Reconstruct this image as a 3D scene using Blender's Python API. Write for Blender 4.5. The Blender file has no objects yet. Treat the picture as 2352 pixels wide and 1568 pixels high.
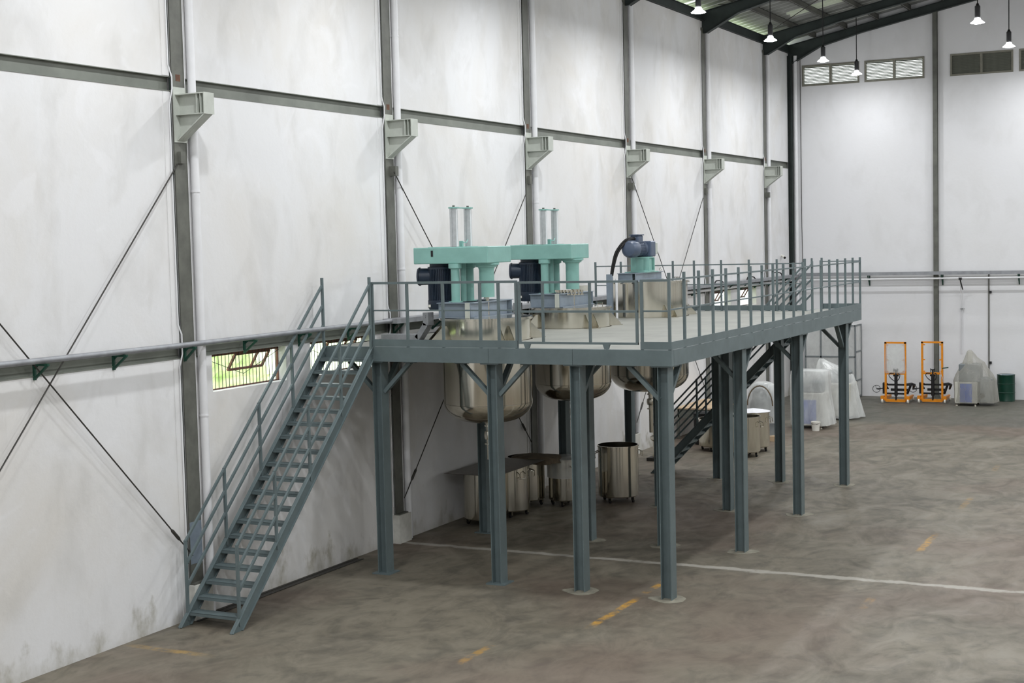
import bpy, bmesh, math, random
from mathutils import Vector, Matrix
random.seed(7)
S = bpy.context.scene
COL = S.collection
PI = math.pi

# ---------------------------------------------------------------- camera
def cam_axes(yaw, pitch, roll):
    a, b, c = map(math.radians, (yaw, pitch, roll))
    f = Vector((-math.sin(a)*math.cos(b), math.cos(a)*math.cos(b), math.sin(b)))
    r = f.cross(Vector((0, 0, 1))).normalized(); u = r.cross(f)
    return r*math.cos(c)+u*math.sin(c), -r*math.sin(c)+u*math.cos(c), f
cd = bpy.data.cameras.new('camera'); cam = bpy.data.objects.new('camera', cd); COL.objects.link(cam)
r_, u_, f_ = cam_axes(26.634, -3.8477, -1.3831)
M = Matrix(((r_.x, u_.x, -f_.x, 14.4709), (r_.y, u_.y, -f_.y, 0.0), (r_.z, u_.z, -f_.z, 5.66), (0, 0, 0, 1)))
cam.matrix_world = M
cd.sensor_width = 36; cd.lens = 36*3357.083/2352; cd.clip_start = .1; cd.clip_end = 300
S.camera = cam
# ---------------------------------------------------------------- world, exposure, lamps' power
w = bpy.data.worlds.new('sky'); S.world = w; w.use_nodes = True
w.node_tree.nodes['Background'].inputs[0].default_value = (.93, 1.0, .97, 1)
w.node_tree.nodes['Background'].inputs[1].default_value = 3.4
LAMP_W = 138; BARE_W = 42
LAMP_COL = (.96, .98, 1.0)
S.view_settings.view_transform = 'Standard'; S.view_settings.look = 'None'
S.view_settings.exposure = 0.1; S.view_settings.gamma = 1.0; S.view_settings.use_curve_mapping = False

# ---------------------------------------------------------------- helpers
def lin(c):
    return tuple(((x/255)/12.92 if x/255 <= .04045 else ((x/255+.055)/1.055)**2.4) for x in c)+(1,)
class N:
    def __init__(s, name):
        s.m = bpy.data.materials.new(name); s.m.use_nodes = True; s.t = s.m.node_tree
        s.b = s.t.nodes['Principled BSDF']; s.out = s.t.nodes['Material Output']
        s.tc = None
    def n(s, typ, **k):
        x = s.t.nodes.new(typ)
        for a, v in k.items():
            if a.startswith('_'): x.inputs[a[1:].replace('_', ' ')].default_value = v
            else: setattr(x, a, v)
        return x
    def l(s, a, b): s.t.links.new(a, b)
    def co(s, scale=(1, 1, 1)):
        if s.tc is None: s.tc = s.n('ShaderNodeTexCoord')
        mp = s.n('ShaderNodeMapping'); s.l(s.tc.outputs['Object'], mp.inputs[0]); mp.inputs['Scale'].default_value = scale
        return mp.outputs[0]
    def noise(s, sc, det=5, rough=.55, scale=(1, 1, 1), dist=0):
        x = s.n('ShaderNodeTexNoise'); s.l(s.co(scale), x.inputs['Vector'])
        x.inputs['Scale'].default_value = sc; x.inputs['Detail'].default_value = det; x.inputs['Roughness'].default_value = rough; x.inputs['Distortion'].default_value = dist
        return x.outputs['Fac']
    def ramp(s, fac, a, b, ca=(0, 0, 0, 1), cb=(1, 1, 1, 1)):
        if a > b: a, b, ca, cb = b, a, cb, ca
        x = s.n('ShaderNodeValToRGB'); s.l(fac, x.inputs[0])
        x.color_ramp.elements[0].position = a; x.color_ramp.elements[0].color = ca
        x.color_ramp.elements[1].position = b; x.color_ramp.elements[1].color = cb
        return x.outputs[0]
    def mix(s, fac, a, b, mode='MIX'):
        x = s.n('ShaderNodeMix', data_type='RGBA', blend_type=mode)
        for sock, v in ((x.inputs['Factor'], fac), (x.inputs['A'], a), (x.inputs['B'], b)):
            if isinstance(v, (int, float, tuple)): sock.default_value = v
            else: s.l(v, sock)
        return x.outputs['Result']
    def math(s, op, a, b=None, c=None):
        x = s.n('ShaderNodeMath', operation=op)
        for i, v in enumerate((a, b, c)):
            if v is None: continue
            if isinstance(v, (int, float)): x.inputs[i].default_value = v
            else: s.l(v, x.inputs[i])
        return x.outputs[0]
    def xyz(s):
        x = s.n('ShaderNodeSeparateXYZ'); s.l(s.co(), x.inputs[0]); return x.outputs
    def bump(s, fac, strength=.2, dist=.02):
        x = s.n('ShaderNodeBump'); x.inputs['Strength'].default_value = strength; x.inputs['Distance'].default_value = dist
        s.l(fac, x.inputs['Height']); s.l(x.outputs[0], s.b.inputs['Normal'])
    def col(s, v):
        if isinstance(v, tuple): s.b.inputs['Base Color'].default_value = v
        else: s.l(v, s.b.inputs['Base Color'])
    def set(s, rough=.5, metal=0, spec=.5):
        s.b.inputs['Roughness'].default_value = rough; s.b.inputs['Metallic'].default_value = metal
        s.b.inputs['Specular IOR Level'].default_value = spec
        return s.m

def paint(name, rgb, rough=.5, metal=0, var=.12, sc=6, bump=0, spec=.4):
    k = N(name); c = lin(rgb); d = tuple(x*(1-var*1.6) for x in c[:3])+(1,); e = tuple(min(1, x*(1+var)) for x in c[:3])+(1,)
    f = k.noise(sc, 5, .6); k.col(k.ramp(f, .3, .72, d, e))
    if bump: k.bump(k.noise(sc*6, 4), bump, .004)
    return k.set(rough, metal, spec)

MT = {}
MT['steel'] = paint('slate_steel_paint', (99, 112, 114), .45, 0, .10, 3)
MT['col'] = paint('olive_column_paint', (100, 101, 94), .55, 0, .22, 2.2)
MT['girt'] = paint('girt_paint', (118, 122, 114), .55, 0, .15, 1.5)
MT['brk'] = paint('bracket_paint', (186, 190, 182), .5, 0, .08, 4)
MT['rust'] = paint('rust_patch', (104, 74, 58), .8, 0, .3, 20)
MT['teal'] = paint('teal_paint', (133, 178, 170), .38, 0, .06, 4)
MT['navy'] = paint('navy_paint', (38, 50, 66), .4, 0, .12, 7)
MT['bluegrey'] = paint('blue_grey_paint', (128, 140, 152), .4, 0, .08, 6)
MT['motorblue'] = paint('motor_blue_grey', (78, 90, 110), .38, 0, .1, 6)
MT['alu'] = paint('aluminium', (196, 200, 202), .35, .7, .06, 20)
MT['rod'] = paint('dark_rod', (58, 56, 52), .6, 0, .2, 8)
MT['pvc'] = paint('white_pvc', (226, 226, 228), .4, 0, .04, 2)
MT['green'] = paint('dark_green_paint', (30, 72, 58), .5, 0, .15, 8)
MT['trayg'] = paint('galvanised_tray', (150, 152, 156), .45, .3, .14, 5)
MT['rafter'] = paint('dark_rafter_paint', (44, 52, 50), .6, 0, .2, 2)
MT['purlin'] = paint('purlin_paint', (92, 92, 86), .6, 0, .15, 2)
MT['louv'] = paint('louvre_frame', (128, 126, 114), .5, 0, .1, 6)
MT['slat'] = paint('louvre_slat', (120, 122, 112), .5, 0, .1, 6)
MT['brown'] = paint('brown_sash', (110, 72, 58), .6, 0, .15, 8)
MT['orange'] = paint('orange_paint', (226, 140, 24), .4, 0, .1, 9)
MT['black'] = paint('black_paint', (28, 28, 30), .45, 0, .2, 9)
MT['drum'] = paint('green_drum_paint', (12, 58, 44), .38, 0, .12, 8)
MT['white'] = paint('white_plastic', (228, 226, 218), .45, 0, .05, 6)
MT['rubber'] = paint('black_rubber', (24, 24, 24), .75, 0, .2, 9)
MT['plinth'] = paint('plinth_plaster', (206, 205, 198), .8, 0, .10, 5, .2)
MT['grout'] = paint('cement_grout', (140, 136, 122), .85, 0, .2, 7, .3)
MT['ply'] = paint('plywood', (196, 172, 142), .7, 0, .14, 3)
MT['sheetmetal'] = paint('brown_steel_sheet', (88, 78, 64), .28, .6, .3, 4)
MT['beige'] = paint('machine_beige', (196, 194, 184), .5, 0, .06, 5)
MT['blue'] = paint('machine_blue', (62, 100, 190), .45, 0, .06, 6)
MT['cagegrey'] = paint('frame_grey', (120, 126, 128), .5, 0, .1, 6)
MT['cloth'] = paint('brown_sacking', (112, 100, 84), .9, 0, .25, 8, .4)
MT['paper'] = paint('white_sheet', (236, 236, 240), .6, 0, .02, 5)
MT['tan'] = paint('tan_drum', (150, 136, 118), .4, .5, .12, 5)

def mk_stainless():
    k = N('stainless_steel'); f = k.noise(3, 3, .5, (1, 1, .15))
    k.col(k.ramp(f, .3, .7, lin((196, 190, 176)), lin((226, 222, 210))))
    k.l(k.ramp(f, .2, .8, (.08, .08, .08, 1), (.2, .2, .2, 1)), k.b.inputs['Roughness'])
    k.b.inputs['Metallic'].default_value = 1
    return k.m
MT['ss'] = mk_stainless()

def mk_wall(name, base, dark, amt, grime=True, streak=.5):
    k = N(name)
    f1 = k.noise(.35, 6, .6, (1, 1, .8), .6); f2 = k.noise(1.3, 5, .55, (1, 1, .6), .4); f3 = k.noise(9, 4, .6)
    c = k.mix(k.math('MULTIPLY', k.ramp(f1, .42, .7), amt), lin(base), lin(dark))
    c = k.mix(k.math('MULTIPLY', k.ramp(f2, .5, .72), amt*.55), c, lin((186, 184, 180)))
    # pale repaired patches of plaster
    f5 = k.noise(.9, 5, .55, (1, 1, 1), .9)
    c = k.mix(k.math('MULTIPLY', k.ramp(f5, .6, .66), .5*amt), c, lin((232, 232, 234)))
    if grime:
        z = k.xyz()[2]
        g = k.noise(1.6, 5, .6, (1, 1.2, .8))
        lim = k.math('MULTIPLY', k.math('POWER', g, 5.0), 6.0)
        mk = k.n('ShaderNodeMapRange'); k.l(k.math('SUBTRACT', lim, z), mk.inputs[0])
        mk.inputs[1].default_value = -.08; mk.inputs[2].default_value = .5
        c = k.mix(k.math('MULTIPLY', mk.outputs[0], .6), c, lin((136, 130, 106)))
        # thin vertical drips
        f4 = k.noise(2.2, 3, .5, (1, 3.2, .18))
        c = k.mix(k.math('MULTIPLY', k.ramp(f4, .68, .8), .10), c, lin((140, 138, 130)))
        v = k.noise(7, 2, .5, (1, 1, .5))
        c = k.mix(k.math('MULTIPLY', k.ramp(v, .80, .82), .5), c, lin((96, 92, 84)))
    k.col(c); k.bump(k.math('ADD', f3, f2), .25, .012)
    return k.set(.75, 0, .25)
MT['wall'] = mk_wall('white_plaster_stained', (224, 224, 225), (212, 207, 199), .65)
MT['wallfar'] = mk_wall('white_wall_far', (226, 226, 228), (216, 215, 213), .3, False)
MT['wallback'] = paint('grey_sheet_wall', (205, 205, 203), .6, 0, .06, 1)

def mk_floor():
    k = N('stained_concrete')
    a = k.noise(.30, 6, .6, (1, 1, 1), .8); b = k.noise(.95, 6, .62, (1.25, .75, 1), 1.4); c3 = k.noise(3.0, 5, .6, (1.1, .85, 1), .5); d = k.noise(40, 3, .6)
    c = k.ramp(a, .32, .7, lin((98, 92, 80)), lin((126, 119, 105)))
    c = k.mix(k.math('MULTIPLY', k.ramp(b, .5, .64), .36), c, lin((68, 66, 59)))
    c = k.mix(k.math('MULTIPLY', k.ramp(c3, .51, .64), .36), c, lin((66, 63, 57)))
    c = k.mix(k.math('MULTIPLY', k.ramp(b, .48, .36), .36), c, lin((130, 123, 109)))
    c = k.mix(k.math('MULTIPLY', k.ramp(c3, .47, .36), .34), c, lin((128, 121, 108)))
    e = k.noise(.2, 3, .5, (1, 1, 1)); c = k.mix(k.math('MULTIPLY', k.ramp(e, .48, .6), .45), c, lin((104, 86, 76)))
    X = k.xyz()
    def band(sock, centre, half, wob=.06, seed=1.3):
        nz = k.math('MULTIPLY', k.math('SUBTRACT', k.noise(seed, 5, .6), .5), wob*2)
        dd = k.math('ABSOLUTE', k.math('ADD', k.math('SUBTRACT', sock, centre), nz))
        mr = k.n('ShaderNodeMapRange'); k.l(dd, mr.inputs[0]); mr.inputs[1].default_value = half*.7; mr.inputs[2].default_value = half*1.4; mr.inputs[3].default_value = 1; mr.inputs[4].default_value = 0
        return mr.outputs[0]
    # darker screed in front of the far wall
    nz = k.math('MULTIPLY', k.math('SUBTRACT', k.noise(.5, 4, .6), .5), 1.6)
    yy = k.math('ADD', X[1], nz)
    mr = k.n('ShaderNodeMapRange'); k.l(yy, mr.inputs[0]); mr.inputs[1].default_value = 43.6; mr.inputs[2].default_value = 44.4
    c = k.mix(k.math('MULTIPLY', mr.outputs[0], .62), c, lin((84, 86, 80)))
    # filled white joint across the hall
    wl = k.math('MULTIPLY', band(X[1], 23.76, .085, .2, 1.6), k.ramp(k.noise(1.1, 5, .7), .30, .46))
    c = k.mix(k.math('MULTIPLY', wl, .8), c, lin((168, 164, 155)))
    # worn yellow lane paint
    wear = k.ramp(k.noise(3.5, 5, .7), .42, .62)
    for xc, yc, hl, st in ((5.92, 20.35, .75, .9), (5.91, 22.0, .3, .7), (9.33, 27.1, .75, .85), (9.31, 31.4, .6, .35), (9.2, 36.3, .5, .3), (5.0, 17.55, .3, .5), (9.33, 22.2, .3, .3)):
        c = k.mix(k.math('MULTIPLY', k.math('MULTIPLY', k.math('MULTIPLY', band(X[0], xc, .06, .04, 1.7), band(X[1], yc, hl, .5, 1.1)), wear), st), c, lin((196, 146, 42)))
    c = k.mix(k.math('MULTIPLY', k.math('MULTIPLY', k.math('MULTIPLY', band(X[1], 16.05, .07, .06, 1.7), band(X[0], .8, .6, .4, 1.1)), wear), .6), c, lin((176, 142, 74)))
    # saw-cut joints
    for yc in (36.5, 48.6, 12.0):
        c = k.mix(k.math('MULTIPLY', band(X[1], yc, .012, .0), .6), c, lin((70, 66, 60)))
    k.col(c); k.bump(k.math('ADD', d, k.math('MULTIPLY', c3, 2)), .12, .01)
    k.l(k.ramp(b, .3, .7, (.45, .45, .45, 1), (.7, .7, .7, 1)), k.b.inputs['Roughness'])
    k.b.inputs['Specular IOR Level'].default_value = .35
    return k.m
MT['floor'] = mk_floor()

def mk_deck():
    k = N('deck_plate'); f = k.noise(1.2, 6, .6); g = k.noise(60, 2, .5)
    c = k.ramp(f, .3, .7, lin((132, 133, 127)), lin((150, 150, 143)))
    k.col(c); k.bump(g, .3, .004); return k.set(.55, 0, .4)
MT['deck'] = mk_deck()
def mk_roof():
    k = N('galvanised_roof_sheet'); f = k.noise(.8, 6, .6, (.6, 2, 1))
    k.col(k.ramp(f, .3, .7, lin((128, 130, 126)), lin((170, 172, 168)))); return k.set(.45, .35, .5)
MT['roof'] = mk_roof()
def mk_sky():
    k = N('translucent_roof_sheet')
    tr = k.n('ShaderNodeBsdfTranslucent'); tr.inputs[0].default_value = lin((84, 86, 78))
    f = k.noise(1.3, 4); k.col(k.ramp(f, .3, .7, lin((196, 204, 184)), lin((220, 226, 208))))
    mx = k.n('ShaderNodeMixShader'); mx.inputs[0].default_value = .3
    k.l(k.b.outputs[0], mx.inputs[1]); k.l(tr.outputs[0], mx.inputs[2]); k.l(mx.outputs[0], k.out.inputs[0])
    return k.set(.5)
MT['skylight'] = mk_sky()
def mk_film(name, rgb, opac, rough=.25):
    k = N(name); f = k.noise(2.6, 4, .55, (1, 1, .5), .8)
    k.col(lin(rgb)); k.bump(f, .5, .05)
    t = k.n('ShaderNodeBsdfTransparent'); mx = k.n('ShaderNodeMixShader')
    fr = k.n('ShaderNodeLayerWeight'); fr.inputs[0].default_value = .35
    k.l(k.math('MINIMUM', k.math('ADD', k.math('MULTIPLY', k.ramp(f, .3, .7), opac*.5), k.math('ADD', k.math('MULTIPLY', fr.outputs['Facing'], .45), opac*.7)), .95), mx.inputs[0])
    k.l(t.outputs[0], mx.inputs[1]); k.l(k.b.outputs[0], mx.inputs[2]); k.l(mx.outputs[0], k.out.inputs[0])
    return k.set(rough, 0, .6)
MT['film'] = mk_film('plastic_film', (226, 228, 226), .42, .2)
MT['filmgrey'] = mk_film('dusty_plastic_film', (178, 176, 166), .4, .35)
def mk_glass():
    k = N('window_glass'); t = k.n('ShaderNodeBsdfTransparent'); g = k.n('ShaderNodeBsdfGlossy'); g.inputs['Roughness'].default_value = .03
    mx = k.n('ShaderNodeMixShader'); mx.inputs[0].default_value = .12
    k.l(t.outputs[0], mx.inputs[1]); k.l(g.outputs[0], mx.inputs[2]); k.l(mx.outputs[0], k.out.inputs[0]); return k.m
MT['glass'] = mk_glass()
def mk_leaf():
    k = N('foliage_green'); f = k.noise(3, 6, .7)
    k.col(k.ramp(f, .3, .7, lin((186, 208, 140)), lin((240, 248, 214)))); return k.set(.6)
MT['leaf'] = mk_leaf()
def mk_emit():
    k = N('lamp_glow'); k.col((1, 1, 1, 1)); k.b.inputs['Emission Color'].default_value = (1, 1, 1, 1); k.b.inputs['Emission Strength'].default_value = 14
    return k.set(.5)
MT['glow'] = mk_emit()
def mk_shade():
    k = N('frosted_lamp_shade'); k.col(lin((240, 240, 242))); k.b.inputs['Emission Color'].default_value = (.95, .97, 1, 1); k.b.inputs['Emission Strength'].default_value = 8
    return k.set(.4)
MT['shade'] = mk_shade()

# -- geometry into a bmesh
def B(): return bmesh.new()
def box(bm, x0, x1, y0, y1, z0, z1):
    v = [bm.verts.new((x, y, z)) for z in (z0, z1) for y in (y0, y1) for x in (x0, x1)]
    for f in ((0, 2, 3, 1), (4, 5, 7, 6), (0, 1, 5, 4), (2, 6, 7, 3), (0, 4, 6, 2), (1, 3, 7, 5)): bm.faces.new([v[i] for i in f])
    return bm
def frame_of(p, q, up):
    d = (q-p).normalized(); up = Vector(up)
    if abs(d.dot(up)) > .98: up = Vector((0, 1, 0)) if abs(d.y) < .9 else Vector((1, 0, 0))
    s = d.cross(up).normalized(); return d, s, s.cross(d).normalized()
def bar(bm, p, q, w, h, up=(0, 0, 1)):
    p, q = Vector(p), Vector(q); d, s, u = frame_of(p, q, up)
    v = [bm.verts.new(c+s*a*w/2+u*b*h/2) for c in (p, q) for a, b in ((-1, -1), (1, -1), (1, 1), (-1, 1))]
    for f in ((3, 2, 1, 0), (4, 5, 6, 7), (0, 1, 5, 4), (1, 2, 6, 5), (2, 3, 7, 6), (3, 0, 4, 7)): bm.faces.new([v[i] for i in f])
    return bm
def tube(bm, pts, r, n=10, cap=True):
    pts = [Vector(p) for p in pts]; rings = []
    up = Vector((0, 0, 1))
    for i, p in enumerate(pts):
        a = pts[max(0, i-1)]; b = pts[min(len(pts)-1, i+1)]
        d, s, u = frame_of(a, b, up)
        if i and rings_s.dot(s) < 0: s, u = -s, -u
        rings_s = s
        rr = r[i] if isinstance(r, (list, tuple)) else r
        rings.append([bm.verts.new(p+s*math.cos(2*PI*k/n)*rr+u*math.sin(2*PI*k/n)*rr) for k in range(n)])
    for A, C in zip(rings, rings[1:]):
        for k in range(n): bm.faces.new((A[k], A[(k+1) % n], C[(k+1) % n], C[k]))
    if cap: bm.faces.new(rings[0][::-1]); bm.faces.new(rings[-1])
    return bm
def sm(pts, n=5):
    # Catmull-Rom smoothing of a path
    P_ = [Vector(p) for p in pts]; out = []
    for i in range(len(P_)-1):
        a, b, c, d = P_[max(0, i-1)], P_[i], P_[i+1], P_[min(len(P_)-1, i+2)]
        for k in range(n):
            t = k/n
            out.append(.5*((2*b)+(c-a)*t+(2*a-5*b+4*c-d)*t*t+(3*b-a-3*c+d)*t**3))
    return out+[P_[-1]]
def lathe(bm, prof, n=32, c=(0, 0), axis='z', off=0):
    rings = []
    for r, z in prof:
        if r < 1e-5: 
            rings.append([None, z]); continue
        rings.append([[(math.cos(2*PI*k/n+off)*r, math.sin(2*PI*k/n+off)*r, z) for k in range(n)], z])
    def tr(p):
        x, y, z = p
        if axis == 'z': return (c[0]+x, c[1]+y, z)
        if axis == 'x': return (z, c[0]+x, c[1]+y)
        return (c[0]+x, z, c[1]-y)
    R = []
    for ring, z in rings:
        R.append([bm.verts.new(tr((0, 0, z)))] if ring is None else [bm.verts.new(tr(p)) for p in ring])
    for A, C in zip(R, R[1:]):
        for k in range(n):
            j = (k+1) % n
            if len(A) == 1 and len(C) == 1: continue
            if len(A) == 1: bm.faces.new((A[0], C[j], C[k]))
            elif len(C) == 1: bm.faces.new((A[k], A[j], C[0]))
            else: bm.faces.new((A[k], A[j], C[j], C[k]))
    return bm
def prism(bm, pts, ax, a, b):
    # polygon in the plane normal to ax, extruded from a to b
    def P(p, t): return {'x': (t, p[0], p[1]), 'y': (p[0], t, p[1]), 'z': (p[0], p[1], t)}[ax]
    A = [bm.verts.new(P(p, a)) for p in pts]; C = [bm.verts.new(P(p, b)) for p in pts]
    bm.faces.new(A[::-1]); bm.faces.new(C); n = len(pts)
    for i in range(n): bm.faces.new((A[i], A[(i+1) % n], C[(i+1) % n], C[i]))
    return bm
def ibeam(bm, p, q, h, b, t=.012):
    p, q = Vector(p), Vector(q); u = Vector((0, 0, 1))
    bar(bm, p, q, t, h-2*t)
    bar(bm, p+u*(h/2-t/2), q+u*(h/2-t/2), b, t); bar(bm, p-u*(h/2-t/2), q-u*(h/2-t/2), b, t)
    return bm
def hcol(bm, cx, cy, z0, z1, w, d, t=.014):
    box(bm, cx-w/2, cx-w/2+t, cy-d/2, cy+d/2, z0, z1); box(bm, cx+w/2-t, cx+w/2, cy-d/2, cy+d/2, z0, z1)
    box(bm, cx-w/2+t, cx+w/2-t, cy-t/2, cy+t/2, z0, z1); return bm

def join(bms):
    o = B()
    for b in bms:
        me = bpy.data.meshes.new('t'); b.to_mesh(me); b.free(); o.from_mesh(me); bpy.data.meshes.remove(me)
    return o
# -- objects
def mesh(bm, name, mat, off=(0, 0, 0), smooth=True, ang=38, bevel=0):
    bmesh.ops.recalc_face_normals(bm, faces=bm.faces)
    if bevel: bmesh.ops.bevel(bm, geom=bm.edges[:], offset=bevel, segments=1, affect='EDGES')
    me = bpy.data.meshes.new(name); bm.to_mesh(me); bm.free()
    if any(off): me.transform(Matrix.Translation((-off[0], -off[1], -off[2])))
    if smooth:
        me.polygons.foreach_set('use_smooth', [True]*len(me.polygons)); me.set_sharp_from_angle(angle=math.radians(ang))
    me.materials.append(MT[mat] if isinstance(mat, str) else mat); return me
def tag(o, label=None, cat=None, group=None, kind=None):
    if label: o['label'] = label
    if cat: o['category'] = cat
    if group: o['group'] = group
    if kind: o['kind'] = kind
    return o
def thing(name, label, cat, loc=(0, 0, 0), group=None, rz=0):
    o = bpy.data.objects.new(name, None); COL.objects.link(o); o.location = loc; o.rotation_euler = (0, 0, rz)
    o.empty_display_size = .1
    return tag(o, label, cat, group)
def root_of(o):
    while o.parent: o = o.parent
    return o
def part(name, bm, mat, par, **k):
    # bm in world coordinates; the root is unrotated while building
    me = mesh(bm, name, mat, tuple(root_of(par).location), **k)
    o = bpy.data.objects.new(name, me); COL.objects.link(o); o.parent = par; return o
def inst(name, me, par, loc, rot=(0, 0, 0)):
    o = bpy.data.objects.new(name, me); COL.objects.link(o); o.parent = par
    o.location = Vector(loc); o.rotation_euler = rot; return o
def solo(name, bm, mat, label, cat, base=(0, 0, 0), group=None, **k):
    me = mesh(bm, name, mat, base, **k); o = bpy.data.objects.new(name, me); COL.objects.link(o); o.location = base
    return tag(o, label, cat, group)
def struct(name, bm, mat, **k):
    o = bpy.data.objects.new(name, mesh(bm, name, mat, **k)); COL.objects.link(o); o['kind'] = 'structure'; return o
def copy_tree(o, parent=None):
    c = o.copy(); COL.objects.link(c); c.parent = parent
    for ch in list(o.children): copy_tree(ch, c)
    return c
ORD = ['first', 'second', 'third', 'fourth', 'fifth', 'sixth', 'seventh', 'eighth']

# ================================================================ SETTING
YF = 51.3; YB = -6.0; XR = 22.0; EAVE = 12.1
struct('floor', box(B(), -.25, XR+.25, YB-.25, YF+.25, -.2, 0), 'floor', smooth=False)
floor = bpy.data.objects['floor']
# left wall with window openings and recessed girts
bm = B()
WIN = [(18.335, 20.32), (21.04, 23.03), (42.33, 44.33), (45.04, 47.04)]
ZW0, ZW1 = 3.44, 4.025
box(bm, -.22, 0, YB, YF, 0, ZW0)
ys = [YB]+[v for p in WIN for v in p]+[YF]
for a, b in zip(ys[::2], ys[1::2]): box(bm, -.22, 0, a, b, ZW0, ZW1)
box(bm, -.22, -.075, YB, YF, ZW1, 4.25); box(bm, -.22, 0, YB, YF, 4.25, 8.06)
box(bm, -.22, -.075, YB, YF, 8.06, 8.28); box(bm, -.22, 0, YB, YF, 8.28, EAVE)
wall_left = struct('wall_left', bm, 'wall', smooth=False)
COLY = [17.735, 23.815, 29.835, 35.82, 41.95, 48.12]
CY = [5.6, 11.665]+COLY+[YF-.1]
for zc in (4.1375, 8.17):
    for a, b in zip(CY, CY[1:]):
        g = B(); z0, z1 = zc-.11, zc+.11
        box(g, -.072, -.06, a+.14, b-.14, z0, z1); box(g, -.06, .012, a+.14, b-.14, z1-.012, z1); box(g, -.06, .012, a+.14, b-.14, z0, z0+.012)
        o = bpy.data.objects.new('girt', mesh(g, 'girt', 'girt', smooth=False)); COL.objects.link(o); o.parent = wall_left
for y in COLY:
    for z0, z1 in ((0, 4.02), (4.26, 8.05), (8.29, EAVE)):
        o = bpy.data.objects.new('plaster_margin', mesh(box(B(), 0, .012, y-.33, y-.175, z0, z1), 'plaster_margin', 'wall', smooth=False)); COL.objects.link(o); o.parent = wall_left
    o = bpy.data.objects.new('column_joint', mesh(box(B(), 0, .003, y-.174, y-.146, 0, EAVE), 'column_joint', 'rafter', smooth=False)); COL.objects.link(o); o.parent = wall_left  # flat dark strip paints in the shade of the gap beside the flange
# far wall with louvre openings
LV = [(.49, 2.45), (2.69, 4.66), (5.58, 7.55), (7.80, 9.76), (12.3, 14.26), (14.5, 16.46), (17.4, 19.36)]
RIDGE = XR/2
def roof_z(x): return 12.36+.2*min(x, XR-x)
LZ0, LZ1 = 10.955, 11.63
bm = B()
box(bm, -.22, XR+.22, YF, YF+.2, 0, LZ0)
xs = [-.22]+[v for p in LV for v in p]+[XR+.22]
for a, b in zip(xs[::2], xs[1::2]): box(bm, a, b, YF, YF+.2, LZ0, LZ1)
prism(bm, [(-.22, LZ1), (XR+.22, LZ1), (XR+.22, 12.6), (RIDGE, roof_z(RIDGE)+.29), (-.22, 12.6)], 'y', YF, YF+.2)
wall_far = struct('wall_far', bm, 'wallfar', smooth=False)
# right wall and the wall behind the viewpoint
bm = B(); box(bm, XR, XR+.22, YB, YF, 0, EAVE+.3); struct('wall_right', bm, 'wallback', smooth=False)
bm = B(); box(bm, -.22, XR+.22, YB-.2, YB, 0, EAVE); prism(bm, [(-.22, EAVE), (XR+.22, EAVE), (XR+.22, 12.45), (RIDGE, roof_z(RIDGE)+.2), (-.22, 12.45)], 'y', YB-.2, YB)
struct('wall_back', bm, 'wallback', smooth=False)
# corrugated roof
def corr(y0, y1, x0, x1, top=.0):
    bm = B(); pitch = .45; ln = []
    k = math.floor(y0/pitch)
    y = k*pitch
    prof = []
    while y < y1+pitch:
        prof += [(y, 0), (y+.10, 0), (y+.14, .07), (y+.41, .07)]; y += pitch
    prof = [(max(y0, min(y1, a)), h) for a, h in prof]
    pr = [prof[0]]
    for p in prof[1:]:
        if p[0] > pr[-1][0]+1e-6: pr.append(p)
    zo = .2
    A = [bm.verts.new((x0, a, 12.36+.2*min(x0, XR-x0)+zo+h+top)) for a, h in pr]
    C = [bm.verts.new((x1, a, 12.36+.2*min(x1, XR-x1)+zo+h+top)) for a, h in pr]
    for i in range(len(pr)-1): bm.faces.new((A[i], A[i+1], C[i+1], C[i]))
    return bm
SK = [(y+4.5, y+5.4) for y in [-.6, 5.6, 11.66]+COLY if y+5.4 < YF]
bm = B()
yy = YB-.2
segs = []
for a, b in SK: segs.append((yy, a)); yy = b
segs.append((yy, YF+.2))
ceil = struct('ceiling', join([corr(a, b, -.35, RIDGE) for a, b in segs]+[corr(a, b, RIDGE, XR+.35) for a, b in segs]), 'roof', smooth=False)
for a, b in SK:
    for x0, x1 in ((-.35, 1.2), (1.2, RIDGE-.4), (RIDGE-.4, RIDGE), (RIDGE, RIDGE+.4), (RIDGE+.4, XR-1.2), (XR-1.2, XR+.35)):
        mid = (x0 in (1.2, RIDGE+.4))
        o = bpy.data.objects.new('skylight_sheet' if mid else 'roof_sheet', mesh(corr(a, b, x0, x1), 'skylight_sheet', 'skylight' if mid else 'roof', smooth=False)); COL.objects.link(o); o.parent = ceil
for sgn in (0, 1):
    for k in range(10):
        x = .98+1.09*k
        if x > RIDGE-.2: break
        xx = x if not sgn else XR-x
        bm = B(); z = roof_z(xx)
        box(bm, xx-.012, xx+.012, YB, YF-.02, z, z+.2); box(bm, xx-.012, xx+.06, YB, YF-.02, z, z+.014); box(bm, xx-.06, xx+.012, YB, YF-.02, z+.186, z+.2)
        o = bpy.data.objects.new('purlin', mesh(bm, 'purlin', 'purlin', smooth=False)); COL.objects.link(o); o.parent = ceil
bm = B(); box(bm, -.1, .03, YB, YF, EAVE, 12.36); box(bm, -.1, .09, YB, YF, EAVE, EAVE+.015); box(bm, -.1, .09, YB, YF, 12.36, 12.375)
o = bpy.data.objects.new('eave_beam', mesh(bm, 'eave_beam', 'rafter', smooth=False)); COL.objects.link(o); o.parent = ceil
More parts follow.
